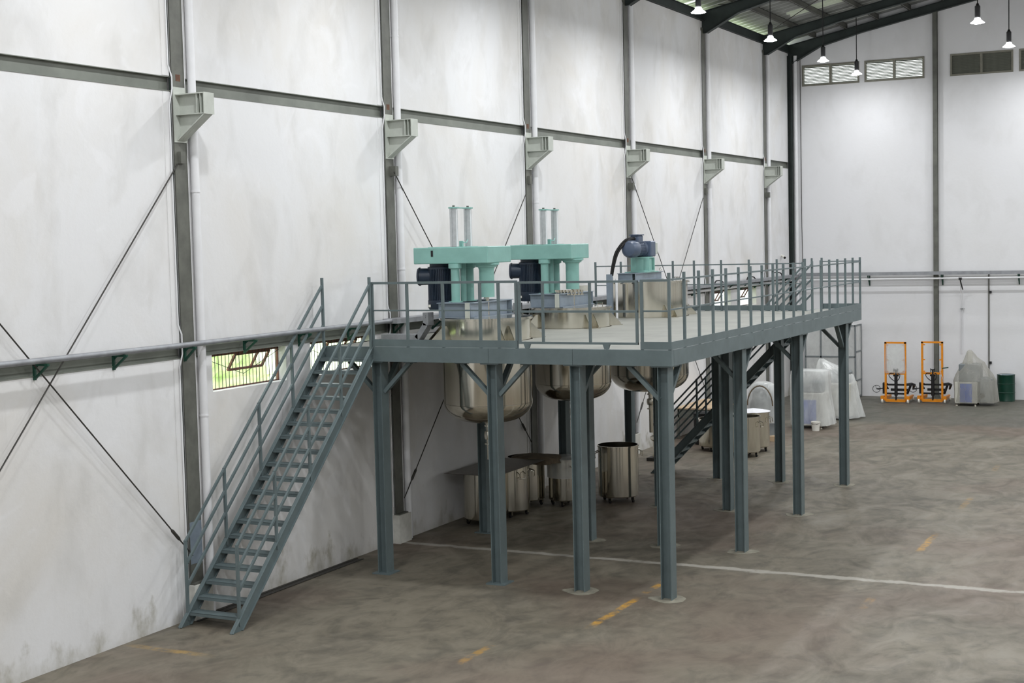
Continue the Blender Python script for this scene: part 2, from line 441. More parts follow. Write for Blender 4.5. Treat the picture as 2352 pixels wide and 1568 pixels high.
def rafter_mesh():
    bm = B()
    for sg in (0, 1):
        X = (lambda x: x) if not sg else (lambda x: XR-x)
        up = [(-.02, 12.36), (RIDGE, roof_z(RIDGE))]
        lo = [(RIDGE, roof_z(RIDGE)-.3), (2.6, roof_z(2.6)-.26), (1.15, roof_z(1.15)-.34), (.16, 11.74), (-.02, 11.74)]
        pts = [(X(a), b) for a, b in up+lo]
        prism(bm, pts, 'y', -.008, .008)
        for (a, b), (c, d) in zip(lo, lo[1:-1]+lo[3:4]): 
            if (a, b) != (c, d): bar(bm, (X(a), 0, b), (X(c), 0, d), .2, .016, up=(0, 0, 1))
        bar(bm, (X(-.02), 0, 12.355), (X(RIDGE), 0, roof_z(RIDGE)-.005), .2, .016)
    return mesh(bm, 'rafter', 'rafter', smooth=False)
rm = rafter_mesh()
for y in [-.6, 5.6, 11.66]+COLY+[YF-.16]:
    o = inst('rafter', rm, ceil, (0, y, 0))
# roof bracing rods
for p, q in (((.6, 41.7, 12.5), (5.2, 47.5, 13.25)), ((5.2, 41.7, 13.25), (.6, 47.5, 12.5)), ((5.4, 41.7, 13.3), (10.4, 47.5, 14.2))):
    o = bpy.data.objects.new('roof_brace_rod', mesh(tube(B(), [p, q], .012, 6), 'roof_brace_rod', 'rod')); COL.objects.link(o); o.parent = ceil
# grout rings at column feet and drain slot belong to the floor
def blob(cx, cy, rx, ry, h=.004, seed=0):
    rnd = random.Random(seed); n = 18
    ph = [rnd.uniform(0, 6.28) for _ in range(3)]
    pts = [(cx+rx*math.cos(t)*(1+.14*math.sin(2*t+ph[0])+.1*math.sin(3*t+ph[1])+.06*math.sin(5*t+ph[2])), cy+ry*math.sin(t)*(1+.14*math.sin(2*t+ph[1])+.1*math.sin(3*t+ph[2]))) for t in [2*PI*i/n for i in range(n)]]
    return prism(B(), pts, 'z', 0, h)
PX = [1.176, 3.396, 4.900, 6.397]; PY = [21.415, 25.185, 28.97, 32.79]
for i, x in enumerate(PX):
    for j, y in enumerate(PY):
        if (i, j) in ((0, 0), (1, 0), (0, 1)): continue
        o = bpy.data.objects.new('grout_patch', mesh(blob(x, y-.03, .27, .25, .004, i*7+j), 'grout_patch', 'grout', smooth=False)); COL.objects.link(o); o.parent = floor
bm = B(); box(bm, .04, .09, 17.5, 22.2, 0, .012); box(bm, .18, .22, 17.5, 22.2, 0, .012); box(bm, .04, .22, 17.5, 22.2, 0, .003)
o = bpy.data.objects.new('drain_edge', mesh(bm, 'drain_edge', 'rod', smooth=False)); COL.objects.link(o); o.parent = floor

# ---- windows in the left wall
bar_me = mesh(tube(B(), [(0, 0, 0), (0, 0, ZW1-ZW0)], .006, 6), 'window_bar', 'rod')
WL = ['barred window opening beside the wall column left of the near stairs', 'barred window opening behind the top of the near stairs', 'barred window opening seen over the platform, nearer of the far pair', 'barred window opening nearest the far corner, seen through the railing']
def leafy(y0, y1):
    pass
for n, (a, b) in enumerate(WIN):
    wroot = bpy.data.objects.new('window_%d' % (n+1), None); COL.objects.link(wroot); wroot.location = (-.1, a, ZW0); wroot['kind'] = 'structure'; wroot['label'] = WL[n]
    bm = B(); box(bm, -.2, -.16, a, b, ZW0, ZW0+.02); box(bm, -.2, -.16, a, b, ZW1-.05, ZW1); box(bm, -.2, -.16, a, a+.02, ZW0, ZW1); box(bm, -.2, -.16, b-.02, b, ZW0, ZW1)
    part('window_frame', bm, 'brown', wroot, smooth=False)
    nb = 22
    for i in range(1, nb): inst('window_bar', bar_me, wroot, (-.06, (b-a)*i/nb, 0))
    bm = B(); m_ = (a+b)/2
    tube(bm, [(-.15, a, ZW0+.52), (-.15, m_, ZW0+.2)], .005, 5); tube(bm, [(-.15, m_, ZW0+.2), (-.15, b, ZW0+.52)], .005, 5)
    part('tie_wire', bm, 'rod', wroot)
    # tilted awning sash
    s0, s1 = a+.86, b-.2
    def q(y, t): return (-.20-.16*t, y, ZW1-.06-.26*t)
    bm = B(); bar(bm, q(s0, 0), q(s0, 1), .05, .03); bar(bm, q(s1, 0), q(s1, 1), .05, .03); bar(bm, q(s0, 1), q(s1, 1), .05, .04); bar(bm, q(s0, 0), q(s1, 0), .05, .04)
    ym = s0+(s1-s0)*.66; bar(bm, q(ym, 0), q(ym, 1), .04, .03)
    sash = part('awning_sash', bm, 'brown', wroot, smooth=False)
    for ya, yb in ((s0+.03, ym-.03), (ym+.03, s1-.03)):
        bm = B(); v = [bm.verts.new(q(y, t)) for y, t in ((ya, .05), (yb, .05), (yb, .95), (ya, .95))]; bm.faces.new(v)
        bmesh.ops.solidify(bm, geom=bm.faces[:], thickness=.004)
        part('pane', bm, 'glass', sash, smooth=False)
# greenery outside those windows
bm = B()
for y0, y1 in ((15, 26), (39, 50)):
    ny, nz = 90, 40; g = {}
    for i in range(ny+1):
        for j in range(nz+1):
            y = y0+(y1-y0)*i/ny; z = -.2+6.0*j/nz
            x = -4.2-1.4*(z/6)+.35*math.sin(2.1*y+1.3*z)*math.sin(1.7*z+.6*y)+random.uniform(-.16, .16)
            g[i, j] = bm.verts.new((x, y, z))
    for i in range(ny):
        for j in range(nz): bm.faces.new((g[i, j], g[i+1, j], g[i+1, j+1], g[i, j+1]))
hedge = solo('foliage', bm, 'leaf', 'bright green foliage seen outside through the barred windows', 'foliage', smooth=False); hedge['kind'] = 'stuff'
struct('ground_outside', box(B(), -40, -.25, -20, 80, -.4, -.2), 'leaf', smooth=False)

# ---- louvre windows in the far gable
NS = 12
LL = ['lit louvre window in the gable nearest the left corner', 'lit louvre window in the gable just left of the gable column', 'dark louvre window just right of the gable column', 'dark louvre window cut off by the right edge']
for n, (a, b) in enumerate(LV):
    wr = bpy.data.objects.new('window_%d' % (n+5), None); COL.objects.link(wr); wr.location = (a, YF, LZ0); wr['kind'] = 'structure'
    if n < 4: wr['label'] = LL[n]
    bm = B(); m_ = (a+b)/2
    for x0, x1 in ((a-.03, a+.03), (b-.03, b+.03), (m_-.04, m_+.04)): box(bm, x0, x1, YF-.03, YF+.12, LZ0-.03, LZ1+.03)
    for z0, z1 in ((LZ0-.03, LZ0+.03), (LZ1-.03, LZ1+.03)): box(bm, a, b, YF-.028, YF+.118, z0, z1)
    part('window_frame', bm, 'louv', wr, smooth=False)
    for c, d in ((a+.03, m_-.04), (m_+.04, b-.03)):
        # open blades let daylight in; the closed set overlaps
        sl = B(); tilt = .012 if n < 2 else .045
        h = .022 if n < 2 else .05
        prism(sl, [(YF+.0, -h), (YF+.008, -h-.006), (YF+.09, h-.006), (YF+.082, h)], 'x', c, d)
        me = mesh(sl, 'louvre_slat', 'slat', (a, YF, 0), smooth=False)
        for i in range(NS): inst('louvre_slat', me, wr, (0, 0, .03+(LZ1-LZ0-.06)*(i+.5)/NS))
    if n >= 2:
        bm = B(); box(bm, a, b, YF+.13, YF+.16, LZ0, LZ1); part('backing_panel', bm, 'rafter', wr, smooth=False)

# ================================================================ STEEL COLUMNS ON THE LEFT WALL
def crane_bracket(par, y):
    dx = -.113; dz = .018
    def bx(x0, x1, y0, y1, z0, z1): return box(B(), x0+dx, x1+dx, y0, y1, z0+dz, z1+dz)
    br = part('crane_bracket', bx(.15, .165, y-.145, y+.145, 7.28, 8.11), 'brk', par, smooth=False)
    br['label'] = 'pale grey crane corbel welded to the column'
    b = B(); prism(b, [(x+dx, z+dz) for x, z in ((.165, 7.985), (.70, 7.985), (.70, 7.69), (.2, 7.31), (.165, 7.31))], 'y', y-.008, y+.008); part('web_plate', b, 'brk', br, smooth=False)
    part('top_flange', bx(.165, .70, y-.11, y+.11, 7.985, 8.0), 'brk', br, smooth=False)
    b = B(); bar(b, (.175+dx, y, 7.31+dz), (.70+dx, y, 7.69+dz), .2, .014); part('sloping_flange', b, 'brk', br, smooth=False)
    for s_ in (-1, 1): part('stiffener', bx(.165, .68, *sorted((y+s_*.008, y+s_*.1)), 7.685, 7.697), 'brk', br, smooth=False)
    part('end_plate', bx(.70, .715, y-.12, y+.12, 7.68, 8.0), 'brk', br, smooth=False)
    for xs_ in (.55, .62): part('stiffener', bx(xs_, xs_+.01, y-.1, y-.008, 7.70, 7.985), 'brk', br, smooth=False)
CLAB = ['grey steel wall column left of the near stairs', 'grey steel wall column behind the first stair landing', 'grey steel wall column behind the nearer mixers', 'grey steel wall column behind the gear motor', 'grey steel wall column above the far railing', 'grey steel wall column nearest the far corner with a crane corbel']
for n, y in enumerate(COLY):
    t = thing('wall_column', CLAB[n], 'column', (.05, y, 0), 'steel columns along the left wall')
    bm = B(); box(bm, .022, .036, y-.145, y+.145, .56, 11.9); box(bm, .001, .022, y-.01, y+.01, .56, 11.9)
    box(bm, .001, .12, y-.17, y+.17, .54, .56)
    part('shaft', bm, 'col', t, smooth=False)
    bm = B(); box(bm, .001, .155, y-.22, y+.22, 0, .54); part('plinth', bm, 'plinth', t, smooth=False)
    crane_bracket(t, y)
    bm = B(); sg = -1 if n % 2 == 0 else 1
    box(bm, .036, .10 if n % 2 == 0 else .17, y+sg*.03-.05, y+sg*.03+.06, 6.98, 7.16); part('bracing_lug', bm, 'col', t, smooth=False)
    bm = B(); box(bm, .036, .038, y-.06, y+.05, 8.22, 8.32); part('rust_patch', bm, 'rust', t, smooth=False)
    if n == 0:
        bm = B(); box(bm, .0362, .039, y-.14, y+.14, .85, 1.5); part('repainted_patch', bm, 'bluegrey', t, smooth=False)
t = thing('corner_column', 'dark steel column in the far left corner', 'column', (.05, YF-.2, 0))
bm = B(); box(bm, 0, .02, YF-.3, YF-.12, 0, 12.0); box(bm, .13, .15, YF-.3, YF-.12, 0, 12.0); box(bm, .02, .13, YF-.215, YF-.205, 0, 12)
part('shaft', bm, 'rafter', t, smooth=False)
# gable column
for x, lab in ((5.065, 'dark steel column in the middle of the far wall'), (11.0, 'gable column under the ridge beyond the picture'), (16.5, 'gable column at the right beyond the picture')):
    t = thing('gable_column', lab, 'column', (x, YF-.08, 0))
    bm = B(); box(bm, x-.075, x+.075, YF-.15, YF-.14, .1, roof_z(x)-.02); box(bm, x-.005, x+.005, YF-.14, YF-.012, .1, roof_z(x)-.02); box(bm, x-.075, x+.075, YF-.012, YF-.002, .1, roof_z(x)-.02)
    part('shaft', bm, 'col', t, smooth=False)
    bm = B(); box(bm, x-.12, x+.12, YF-.2, YF-.002, 0, .1); part('base_plate', bm, 'col', t, smooth=False)
# drain pipes and conduits beside the columns
for n, y in enumerate(COLY+[YF-.42]):
    lab = 'white vertical drain pipe right of the %s wall column from the left' % ORD[n] if n < 6 else 'white vertical drain pipe in the far corner'
    t = thing('drain_pipe', lab, 'pipe', (.08, y+.26, 0), 'white drain pipes')
    yp = y+.265 if n < 6 else YF-.17; xp = .075 if n < 6 else .26
    part('pipe', tube(B(), [(xp, yp, .02), (xp, yp, 12.0)], .066, 14), 'pvc', t)
    for z in ((6.55, 3.1) if n % 2 == 0 else (9.6, 5.2, 2.6)):
        part('pipe_clip', lathe(B(), [(.066, z), (.074, z), (.074, z+.03), (.066, z+.03)], 14, (xp, yp)), 'pvc', t)
    if n < 6:
        pts = [(.028, y-.215, 11.8), (.028, y-.215, 8.45), (.05, y-.165, 8.28), (.05, y-.165, 8.1), (.028, y-.215, 7.85), (.028, y-.215, 4.55), (.05, y-.165, 4.4), (.05, y-.165, 4.1), (.028, y-.215, 3.9), (.028, y-.22, .7)]
        solo('power_cable', tube(B(), pts, .012, 6), 'pvc', 'thin white cable left of the %s wall column from the left' % ORD[n], 'cable', (.02, y-.2, .7), 'white cables down the wall')
        solo('conduit', tube(B(), [(.015, y+.172, .6), (.015, y+.172, 11.9)], .012, 6), 'pvc', 'slim white conduit right of the %s wall column from the left' % ORD[n], 'conduit', (.015, y+.172, .6), 'slim white conduits')
# bracing rods
RODS = [((.05, 17.63, 6.97), (.155, 11.75, .75), 'bracing rod rising to the first wall column'), ((.155, 11.75, 6.95), (.09, 17.58, 1.0), 'bracing rod falling to the foot of the first wall column'),
        ((.155, 23.765, 7.05), (.05, 29.62, 1.15), 'bracing rod falling rightwards from the second wall column'), ((.09, 29.56, 6.76), (.155, 23.8, .85), 'bracing rod rising to the third wall column'),
        ((.155, 35.765, 7.28), (.05, 41.62, 1.15), 'bracing rod falling rightwards from the fourth wall column'), ((.09, 41.56, 6.86), (.155, 35.8, .85), 'bracing rod rising to the fifth wall column')]
for a, b, lab in RODS:
    a, b = Vector(a), Vector(b)
    t = thing('brace_rod', 'thin dark '+lab, 'rod', (.1, (a.y+b.y)/2, min(a.z, b.z)), 'wall bracing rods')
    part('rod', tube(B(), [a, b], .011, 6), 'rod', t)
    d = (a-b).normalized(); p = b+d*.55
    part('turnbuckle', tube(B(), [p-d*.14, p-d*.1, p+d*.1, p+d*.14], [.012, .026, .026, .012], 8), 'rod', t)

# ---- cable tray and pipe along the left wall, then along the far wall
def tri_bracket(y, x0=0.002, L=.27, z=4.205, h=.22):
    b = B(); bar(b, (x0+.015, y, z-h), (x0+.015, y, z), .035, .035); bar(b, (x0, y, z-.012), (x0+L, y, z-.012), .035, .03); bar(b, (x0+.02, y, z-h+.02), (x0+L-.02, y, z-.02), .03, .03)
    prism(b, [(x0, z-.1), (x0+.1, z-.02), (x0, z-.02)], 'y', y-.004, y+.004)
    return b
t = thing('cable_tray', 'grey cable trunking on green brackets along the left wall', 'cable tray', (.2, 17, 4.2))
part('trunking', tube(B(), [(.2, 12.6, 4.262), (.2, 17.4, 4.245), (.2, 23.45, 4.262)], .042, 12), 'trayg', t)
bm = B(); box(bm, .02, .34, 23.42, YF-.3, 4.21, 4.30); part('wide_tray', bm, 'trayg', t, smooth=False)
y = 13.02
while y < 50.5:
    nc = min(abs(y-c) for c in COLY); part('wall_bracket', tri_bracket(y, .037 if nc < .2 else .002, .235 if nc < .2 else .27), 'green', t, smooth=False); y += 1.535
for y0, y1, hh in ((42.2, 43.0, .07), (45.4, 46.3, .09), (48.3, 49.4, .14)):
    part('loose_cable', tube(B(), sm([(.2, y0, 4.30), (.2, y0+.15, 4.30+hh), (.2, y1-.2, 4.30+hh*.8), (.2, y1, 4.30)]), .02, 6), 'rubber', t)
t = thing('cable_tray', 'pale grey cable tray on green brackets along the far wall', 'cable tray', (4, YF-.2, 4.2))
bm = B(); box(bm, .35, XR-.2, YF-.36, YF-.16, 4.24, 4.35); part('tray', bm, 'trayg', t, smooth=False)
for k in range(9):
    x = 2.79+2.49*k*1.0 if k else 2.79
    if x > XR-.5: break
    bm = B(); z = 4.235; yb = YF-.002
    bar(bm, (x, yb-.017, z-.36), (x, yb-.017, z), .035, .035); bar(bm, (x, yb, z-.012), (x, yb-.34, z-.012), .035, .03); bar(bm, (x, yb-.02, z-.34), (x, yb-.32, z-.02), .03, .03)
    if abs(x-5.06) > .2: part('wall_bracket', bm, 'green', t, smooth=False)
    else: bm.free()
solo('water_pipe', tube(B(), [(.12, 38.5, 4.12), (.12, YF-.45, 4.12)], .05, 12), 'pvc', 'white horizontal pipe under the tray on the left wall', 'pipe', (.12, 45, 4.12))
solo('water_pipe', tube(B(), [(.4, YF-.42, 4.10), (XR-.3, YF-.42, 4.17)], .03, 10), 'pvc', 'white horizontal pipe under the tray on the far wall', 'pipe', (8, YF-.42, 4.1))
t = thing('wall_conduit', 'dark vertical conduit with clamps on the far wall above the drum', 'conduit', (6.79, YF-.03, .9))
part('conduit', tube(B(), [(6.79, YF-.03, .6), (6.79, YF-.03, 4.24)], .022, 8), 'col', t)
for z in (3.62, 1.23):
    bm = B(); box(bm, 6.80, 6.88, YF-.06, YF-.0, z-.03, z+.05); part('clamp', bm, 'black', t, smooth=False)
t = thing('pull_switch', 'hanging switch cables with green buttons on the far wall', 'switch', (5.93, YF-.1, 1.6))
bm = B(); box(bm, 5.88, 5.98, YF-.5, YF-.44, 4.06, 4.14); part('junction_box', bm, 'black', t, smooth=False)
part('cable', tube(B(), [(5.92, YF-.46, 4.08), (5.90, YF-.2, 3.7), (5.89, YF-.05, 3.1), (5.88, YF-.04, 1.55)], .012, 6), 'pvc', t)
part('cable', tube(B(), [(5.94, YF-.46, 4.08), (5.965, YF-.2, 3.7), (5.93, YF-.05, 3.1), (5.91, YF-.04, 1.55)], .012, 6), 'pvc', t)
part('dark_sleeve', tube(B(), [(5.93, YF-.47, 4.06), (5.965, YF-.2, 3.72)], .022, 6), 'black', t)
for x in (5.875, 5.925, 5.98):
    part('button', lathe(B(), [(.022, YF-.10), (.022, YF-.05)], 10, (x, 3.07), 'y'), 'green', t)
t = thing('security_camera', 'small white camera on the left wall near the far corner', 'camera', (.1, 49.6, 4.95))
part('body', tube(B(), [(.06, 50.0, 4.98), (.20, 49.75, 4.93)], .05, 10), 'white', t); part('lens', tube(B(), [(.2, 49.75, 4.93), (.215, 49.725, 4.925)], .04, 10), 'black', t); part('mount', tube(B(), [(0, 50.0, 5.0), (.06, 50.0, 4.98)], .04, 8), 'white', t)

# ================================================================ PENDANT LAMPS
def make_lamp():
    t = thing('pendant_lamp', 'lamp', 'lamp', (0, 0, 0), 'high bay lamps')
    part('suspension_rod', tube(B(), [(0, 0, .5), (0, 0, 1)], .014, 6), 'black', t)
    part('ballast_housing', lathe(B(), [(0, .5), (.03, .49), (.045, .44), (.07, .42), (.07, .16), (.05, .13), (.03, .12), (0, .12)], 16), 'black', t)
    part('reflector_shade', lathe(B(), [(.04, .13), (.07, .12), (.09, .07), (.14, .03), (.18, .0), (.176, -.004), (.135, .024), (.085, .062), (.06, .11), (.0, .12)], 24), 'shade', t)
    part('bulb', lathe(B(), [(0, -.03), (.09, -.024), (.15, .0), (.165, .012), (.1, .03), (.06, .06), (0, .065)], 24), 'glow', t)
    return t
def lamp_light(t, energy):
    ld = bpy.data.lights.new('lamp_light', 'AREA'); ld.shape = 'DISK'; ld.size = .34; ld.energy = energy; ld.color = LAMP_COL
    o = bpy.data.objects.new('lamp_light', ld); COL.objects.link(o); o.parent = t; o.location = (0, 0, -.04)
    lp = bpy.data.lights.new('bulb_light', 'POINT'); lp.energy = energy*BARE_W/LAMP_W; lp.shadow_soft_size = .05; lp.color = LAMP_COL
    o = bpy.data.objects.new('bulb_light', lp); COL.objects.link(o); o.parent = t; o.location = (0, 0, -.1)
L0 = make_lamp()
LX = [2.87, 8.32, 13.7, 19.15]
LY = [49.25, 44.9, 39.3, 33.4, 27.5, 21.6, 15.7, 9.8, 3.9, -2.0]
VIS = {(0, 3): 'glowing pendant lamp at the top beside the fifth wall column, leftmost of the lamps', (0, 2): 'glowing pendant lamp just above the sixth wall column head', (0, 1): 'glowing pendant lamp in front of the first lit louvre window, upper of that pair', (0, 0): 'glowing pendant lamp between the two lit louvre windows', (1, 2): 'glowing pendant lamp above the dark louvre window, largest at upper right', (1, 1): 'glowing pendant lamp at the upper right corner of the dark louvre window'}
first = True
for i, x in enumerate(LX):
    for j, y in enumerate(LY):
        t = L0 if first else copy_tree(L0); first = False
        t.location = (x+(.35 if (i, j) == (1, 0) else 0), y, 11.0)
        rl = roof_z(x)-11.0
        for ch in t.children:
            if ch.name.startswith('suspension_rod'): ch.scale = (1, 1, 1); ch.location = (0, 0, 0); ch.scale.z = 1
        t['label'] = VIS.get((i, j), 'pendant lamp of the same lighting grid hanging outside the picture')
        t['_rl'] = rl
for o in [o for o in bpy.data.objects if o.name.startswith('pendant_lamp')]:
    rl = o['_rl']; del o['_rl']
    for ch in o.children:
        if ch.name.startswith('suspension_rod'):
            s = (rl-.45+.2)/.5; ch.scale = (1, 1, s); ch.location = (0, 0, .5-.5*s-.03)
    lamp_light(o, LAMP_W*(.45 if o.location.y > 49 else 1))

# ================================================================ PLATFORM
ZD, ZT, ZB = 3.95, 4.08, 3.70
X0, X1, Y0, Y1, YE = .20, 6.59, 21.2, 32.95, 33.74
TANKS = [(2.33, 23.20, .80), (2.34, 26.92, .77), (2.45, 30.87, .89)]
P = thing('mezzanine_platform', 'large slate grey steel mezzanine platform on sixteen H columns', 'platform', (1.11, 21.2, 0))
# deck plates with round openings for the vessels
def deck_bay(xa, xb, ya, yb, c=None, r=0):
    bm = B(); z0, z1 = ZD-.02, ZD
    if c is None: return box(bm, xa, xb, ya, yb, z0, z1)
    n = 48; ring = {}
    for z in (z0, z1):
        I, O = [], []
        for k in range(n):
            t = 2*PI*(k+.5)/n; dx, dy = math.cos(t), math.sin(t)
            s = min(((xb-c[0])/dx if dx > 0 else (xa-c[0])/dx), ((yb-c[1])/dy if dy > 0 else (ya-c[1])/dy))
            I.append(bm.verts.new((c[0]+dx*r, c[1]+dy*r, z))); O.append((c[0]+dx*s, c[1]+dy*s))
        V = []
        for k in range(n):
            a = O[k]; b = O[(k+1) % n]
            va = bm.verts.new((a[0], a[1], z)); V.append(va)
        for k in range(n):
            j = (k+1) % n
            a, b = O[k], O[j]
            cor = None
            if abs(a[0]-b[0]) > 1e-6 and abs(a[1]-b[1]) > 1e-6:
                cx = xb if max(a[0], b[0]) > xb-1e-6 else xa; cy = yb if max(a[1], b[1]) > yb-1e-6 else ya
                cor = bm.verts.new((cx, cy, z))
            bm.faces.new([I[k], V[k]]+([cor] if cor else [])+[V[j], I[j]])
        ring[z] = (I, V)
    for k in range(n):
        j = (k+1) % n
        bm.faces.new((ring[z0][0][k], ring[z0][0][j], ring[z1][0][j], ring[z1][0][k]))
    return bm
ycut = [21.3, 25.0, 28.75, 32.85]
g_ = .003
for i, (tx, ty, tr) in enumerate(TANKS):
    part('deck_plate', deck_bay(1.28, 3.38-g_, ycut[i]+g_, ycut[i+1]-g_, (tx, ty), tr+.03), 'deck', P, smooth=False)
    part('deck_plate', deck_bay(X0, 1.28-g_, ycut[i]+g_, ycut[i+1]-g_), 'deck', P, smooth=False)
    part('deck_plate', deck_bay(3.38, 4.9-g_, ycut[i]+g_, ycut[i+1]-g_), 'deck', P, smooth=False)
    part('deck_plate', deck_bay(4.9, 6.49, ycut[i]+g_, ycut[i+1]-g_), 'deck', P, smooth=False)
part('deck_plate', deck_bay(5.55, 6.49, 32.85, 33.64), 'deck', P, smooth=False)
# edge beams in lengths
def beam_box(x0, x1, y0, y1): part('edge_beam', box(B(), x0, x1, y0, y1, ZB, ZD), 'steel', P, smooth=False)
for a, b in ((X0, 1.108), (1.112, 3.395), (3.40, 4.905), (4.91, 6.588)): beam_box(a, b, Y0, Y0+.1)
for a, b in ((Y0+.101, 25.45), (25.454, 29.7), (29.704, 33.64)): beam_box(6.49, X1, a, b)
beam_box(5.5, X1, 33.641, YE); beam_box(X0, 5.5, 32.851, Y1); beam_box(5.45, 5.55, Y1, 33.64); beam_box(X0, X0+.1, Y0+.1, 32.85)
for y in PY[1:3]: part('cross_beam', ibeam(B(), (X0+.1, y, 3.815), (6.49, y, 3.815), .228, .12), 'steel', P, smooth=False)
for x in PX[:3]: 
    for a, b in zip([Y0+.1]+[y+.06 for y in PY[1:3]], [y-.06 for y in PY[1:3]]+[32.85]):
        part('joist', ibeam(B(), (x, a, 3.815), (x, b, 3.815), .226, .1), 'steel', P, smooth=False)
# toe boards
def toe(x0, x1, y0, y1): part('toe_board', box(B(), x0, x1, y0, y1, ZD+.009, ZT), 'steel', P, smooth=False)
toe(1.11, 3.93, Y0, Y0+.012); toe(6.075, X1, Y0, Y0+.012)
for a, b in ((Y0+.013, 25.44), (25.446, 29.83), (29.836, YE-.013)): toe(X1-.012, X1, a, b)
toe(5.66, X1, YE-.012, YE); toe(.3, 5.42, Y1-.012, Y1)
# columns
cm = mesh(hcol(B(), 0, 0, 0, ZB-.012, .18, .23), 'column', 'steel', smooth=False)
cap = mesh(box(B(), -.17, .17, -.19, .19, ZB-.022, ZB-.0005), 'cap_plate', 'steel', smooth=False)
bpm = mesh(box(B(), -.175, .175, -.175, .175, 0, .02), 'base_plate', 'steel', smooth=False)
bol = mesh(lathe(B(), [(0, .045), (.014, .045), (.014, .02), (0, .02)], 6), 'anchor_bolt', 'rod', smooth=False)
def knee(dx, dy, L=.52):
    b = B(); h = L
    o = .09 if dx else .115
    p = (dx*o, dy*o, ZB-.02-h); q = (dx*(o+L), dy*(o+L), ZB-.02)
    bar(b, p, q, .09, .065)
    box(b, *sorted((q[0]-.11*abs(dx)-.05*abs(dy), q[0]+.11*abs(dx)+.05*abs(dy))), *sorted((q[1]-.11*abs(dy)-.05*abs(dx), q[1]+.11*abs(dy)+.05*abs(dx))), ZB-.03, ZB-.012)
    return mesh(b, 'knee_brace', 'steel', smooth=False)
K = {d: knee(*d) for d in ((1, 0), (-1, 0), (0, 1), (0, -1))}
ox, oy, oz = P.location
for i, x in enumerate(PX):
    for j, y in enumerate(PY):
        c = inst('column', cm, P, (x-ox, y-oy, 0))
        inst('cap_plate', cap, c, (0, 0, 0))
        if (i, j) in ((0, 0), (1, 0), (0, 1)):
            inst('base_plate', bpm, c, (0, 0, 0))
        dirs = []
        if i == 0: dirs = [(1, 0), (-1, 0)]
        if i == 1: dirs = [(1, 0), (-1, 0)]
        if i == 3: dirs = [(-1, 0)]
        if i in (0, 2, 3, 1): dirs += [(0, 1)] if j < 3 else [(0, -1)]
        if i == 3 and j == 3: dirs += [(0, 1)]
        for d in dirs: inst('knee_brace', K[d], c, (0, 0, 0))
# railings
def post(x, y, z0, z1, s=.042):
    key = ('post', round(z1-z0, 3), s)
    if key not in CACHE: CACHE[key] = mesh(box(B(), -s/2, s/2, -s/2, s/2, 0, z1-z0), 'railing_post', 'steel', smooth=False)
    return inst('railing_post', CACHE[key], P, (x-ox, y-oy, z0-oz))
CACHE = {}
def rail(p, q, s=.036): return part('rail', bar(B(), p, q, s, s), 'steel', P, smooth=False)
yf = Y0+.035
for x in (1.17, 1.86, 2.55, 3.25, 3.59, 3.915): post(x, yf, ZD, 5.02)
rail((1.15, yf, 5.035), (3.935, yf, 5.035), .04); rail((1.15, yf, 4.57), (3.935, yf, 4.57), .026)
post(6.095, yf, ZD, 5.02); post(6.55, yf, ZD, 5.145)
rail((6.075, yf, 5.03), (6.55, yf, 5.03), .036); rail((6.075, yf, 4.555), (6.55, yf, 4.555), .026)
xr = X1-.035
k = 1
while 21.2+.6985*k < 33.8: post(xr, 21.2+.6985*k, ZD, 5.145); k += 1
rail((xr, yf, 5.04), (xr, 33.72, 5.04), .028); rail((xr, yf, 4.575), (xr, 33.72, 4.575), .024)
yb = Y1-.035
for x in (.295, .964, 1.63, 2.30, 2.83, 3.50, 4.175, 4.84, 5.50): post(x, yb, ZD, 5.145)
rail((.28, yb, 5.04), (5.5, yb, 5.04), .026); rail((.28, yb, 4.575), (5.5, yb, 4.575), .022)
post(5.68, YE-.03, ZD, 5.145)
rail((5.68, YE-.03, 5.06), (xr, YE-.03, 5.06), .024); rail((5.68, YE-.03, 4.6), (xr, YE-.03, 4.6), .024)
# swing gate in the front railing
gt = part('gate', box(B(), 3.955, 3.99, yf-.02, yf+.02, 4.03, 5.03), 'steel', P, smooth=False); gt['label'] = 'swing gate of thin bars in the front railing'
for x in (4.39, 5.215, 6.01): part('gate_bar', box(B(), x-.02, x+.02, yf-.018, yf+.018, 4.03, 5.03), 'steel', gt, smooth=False)
for z in (5.02, 4.55, 4.045): part('gate_rail', box(B(), 3.955, 6.03, yf-.019, yf+.019, z-.018, z+.018), 'steel', gt, smooth=False)
for x in (4.1, 5.49): part('gate_tab', prism(B(), [(x-.06, 4.03), (x+.06, 4.03), (x+.035, 3.955), (x-.035, 3.955)], 'y', yf-.02, yf+.02), 'steel', gt, smooth=False)

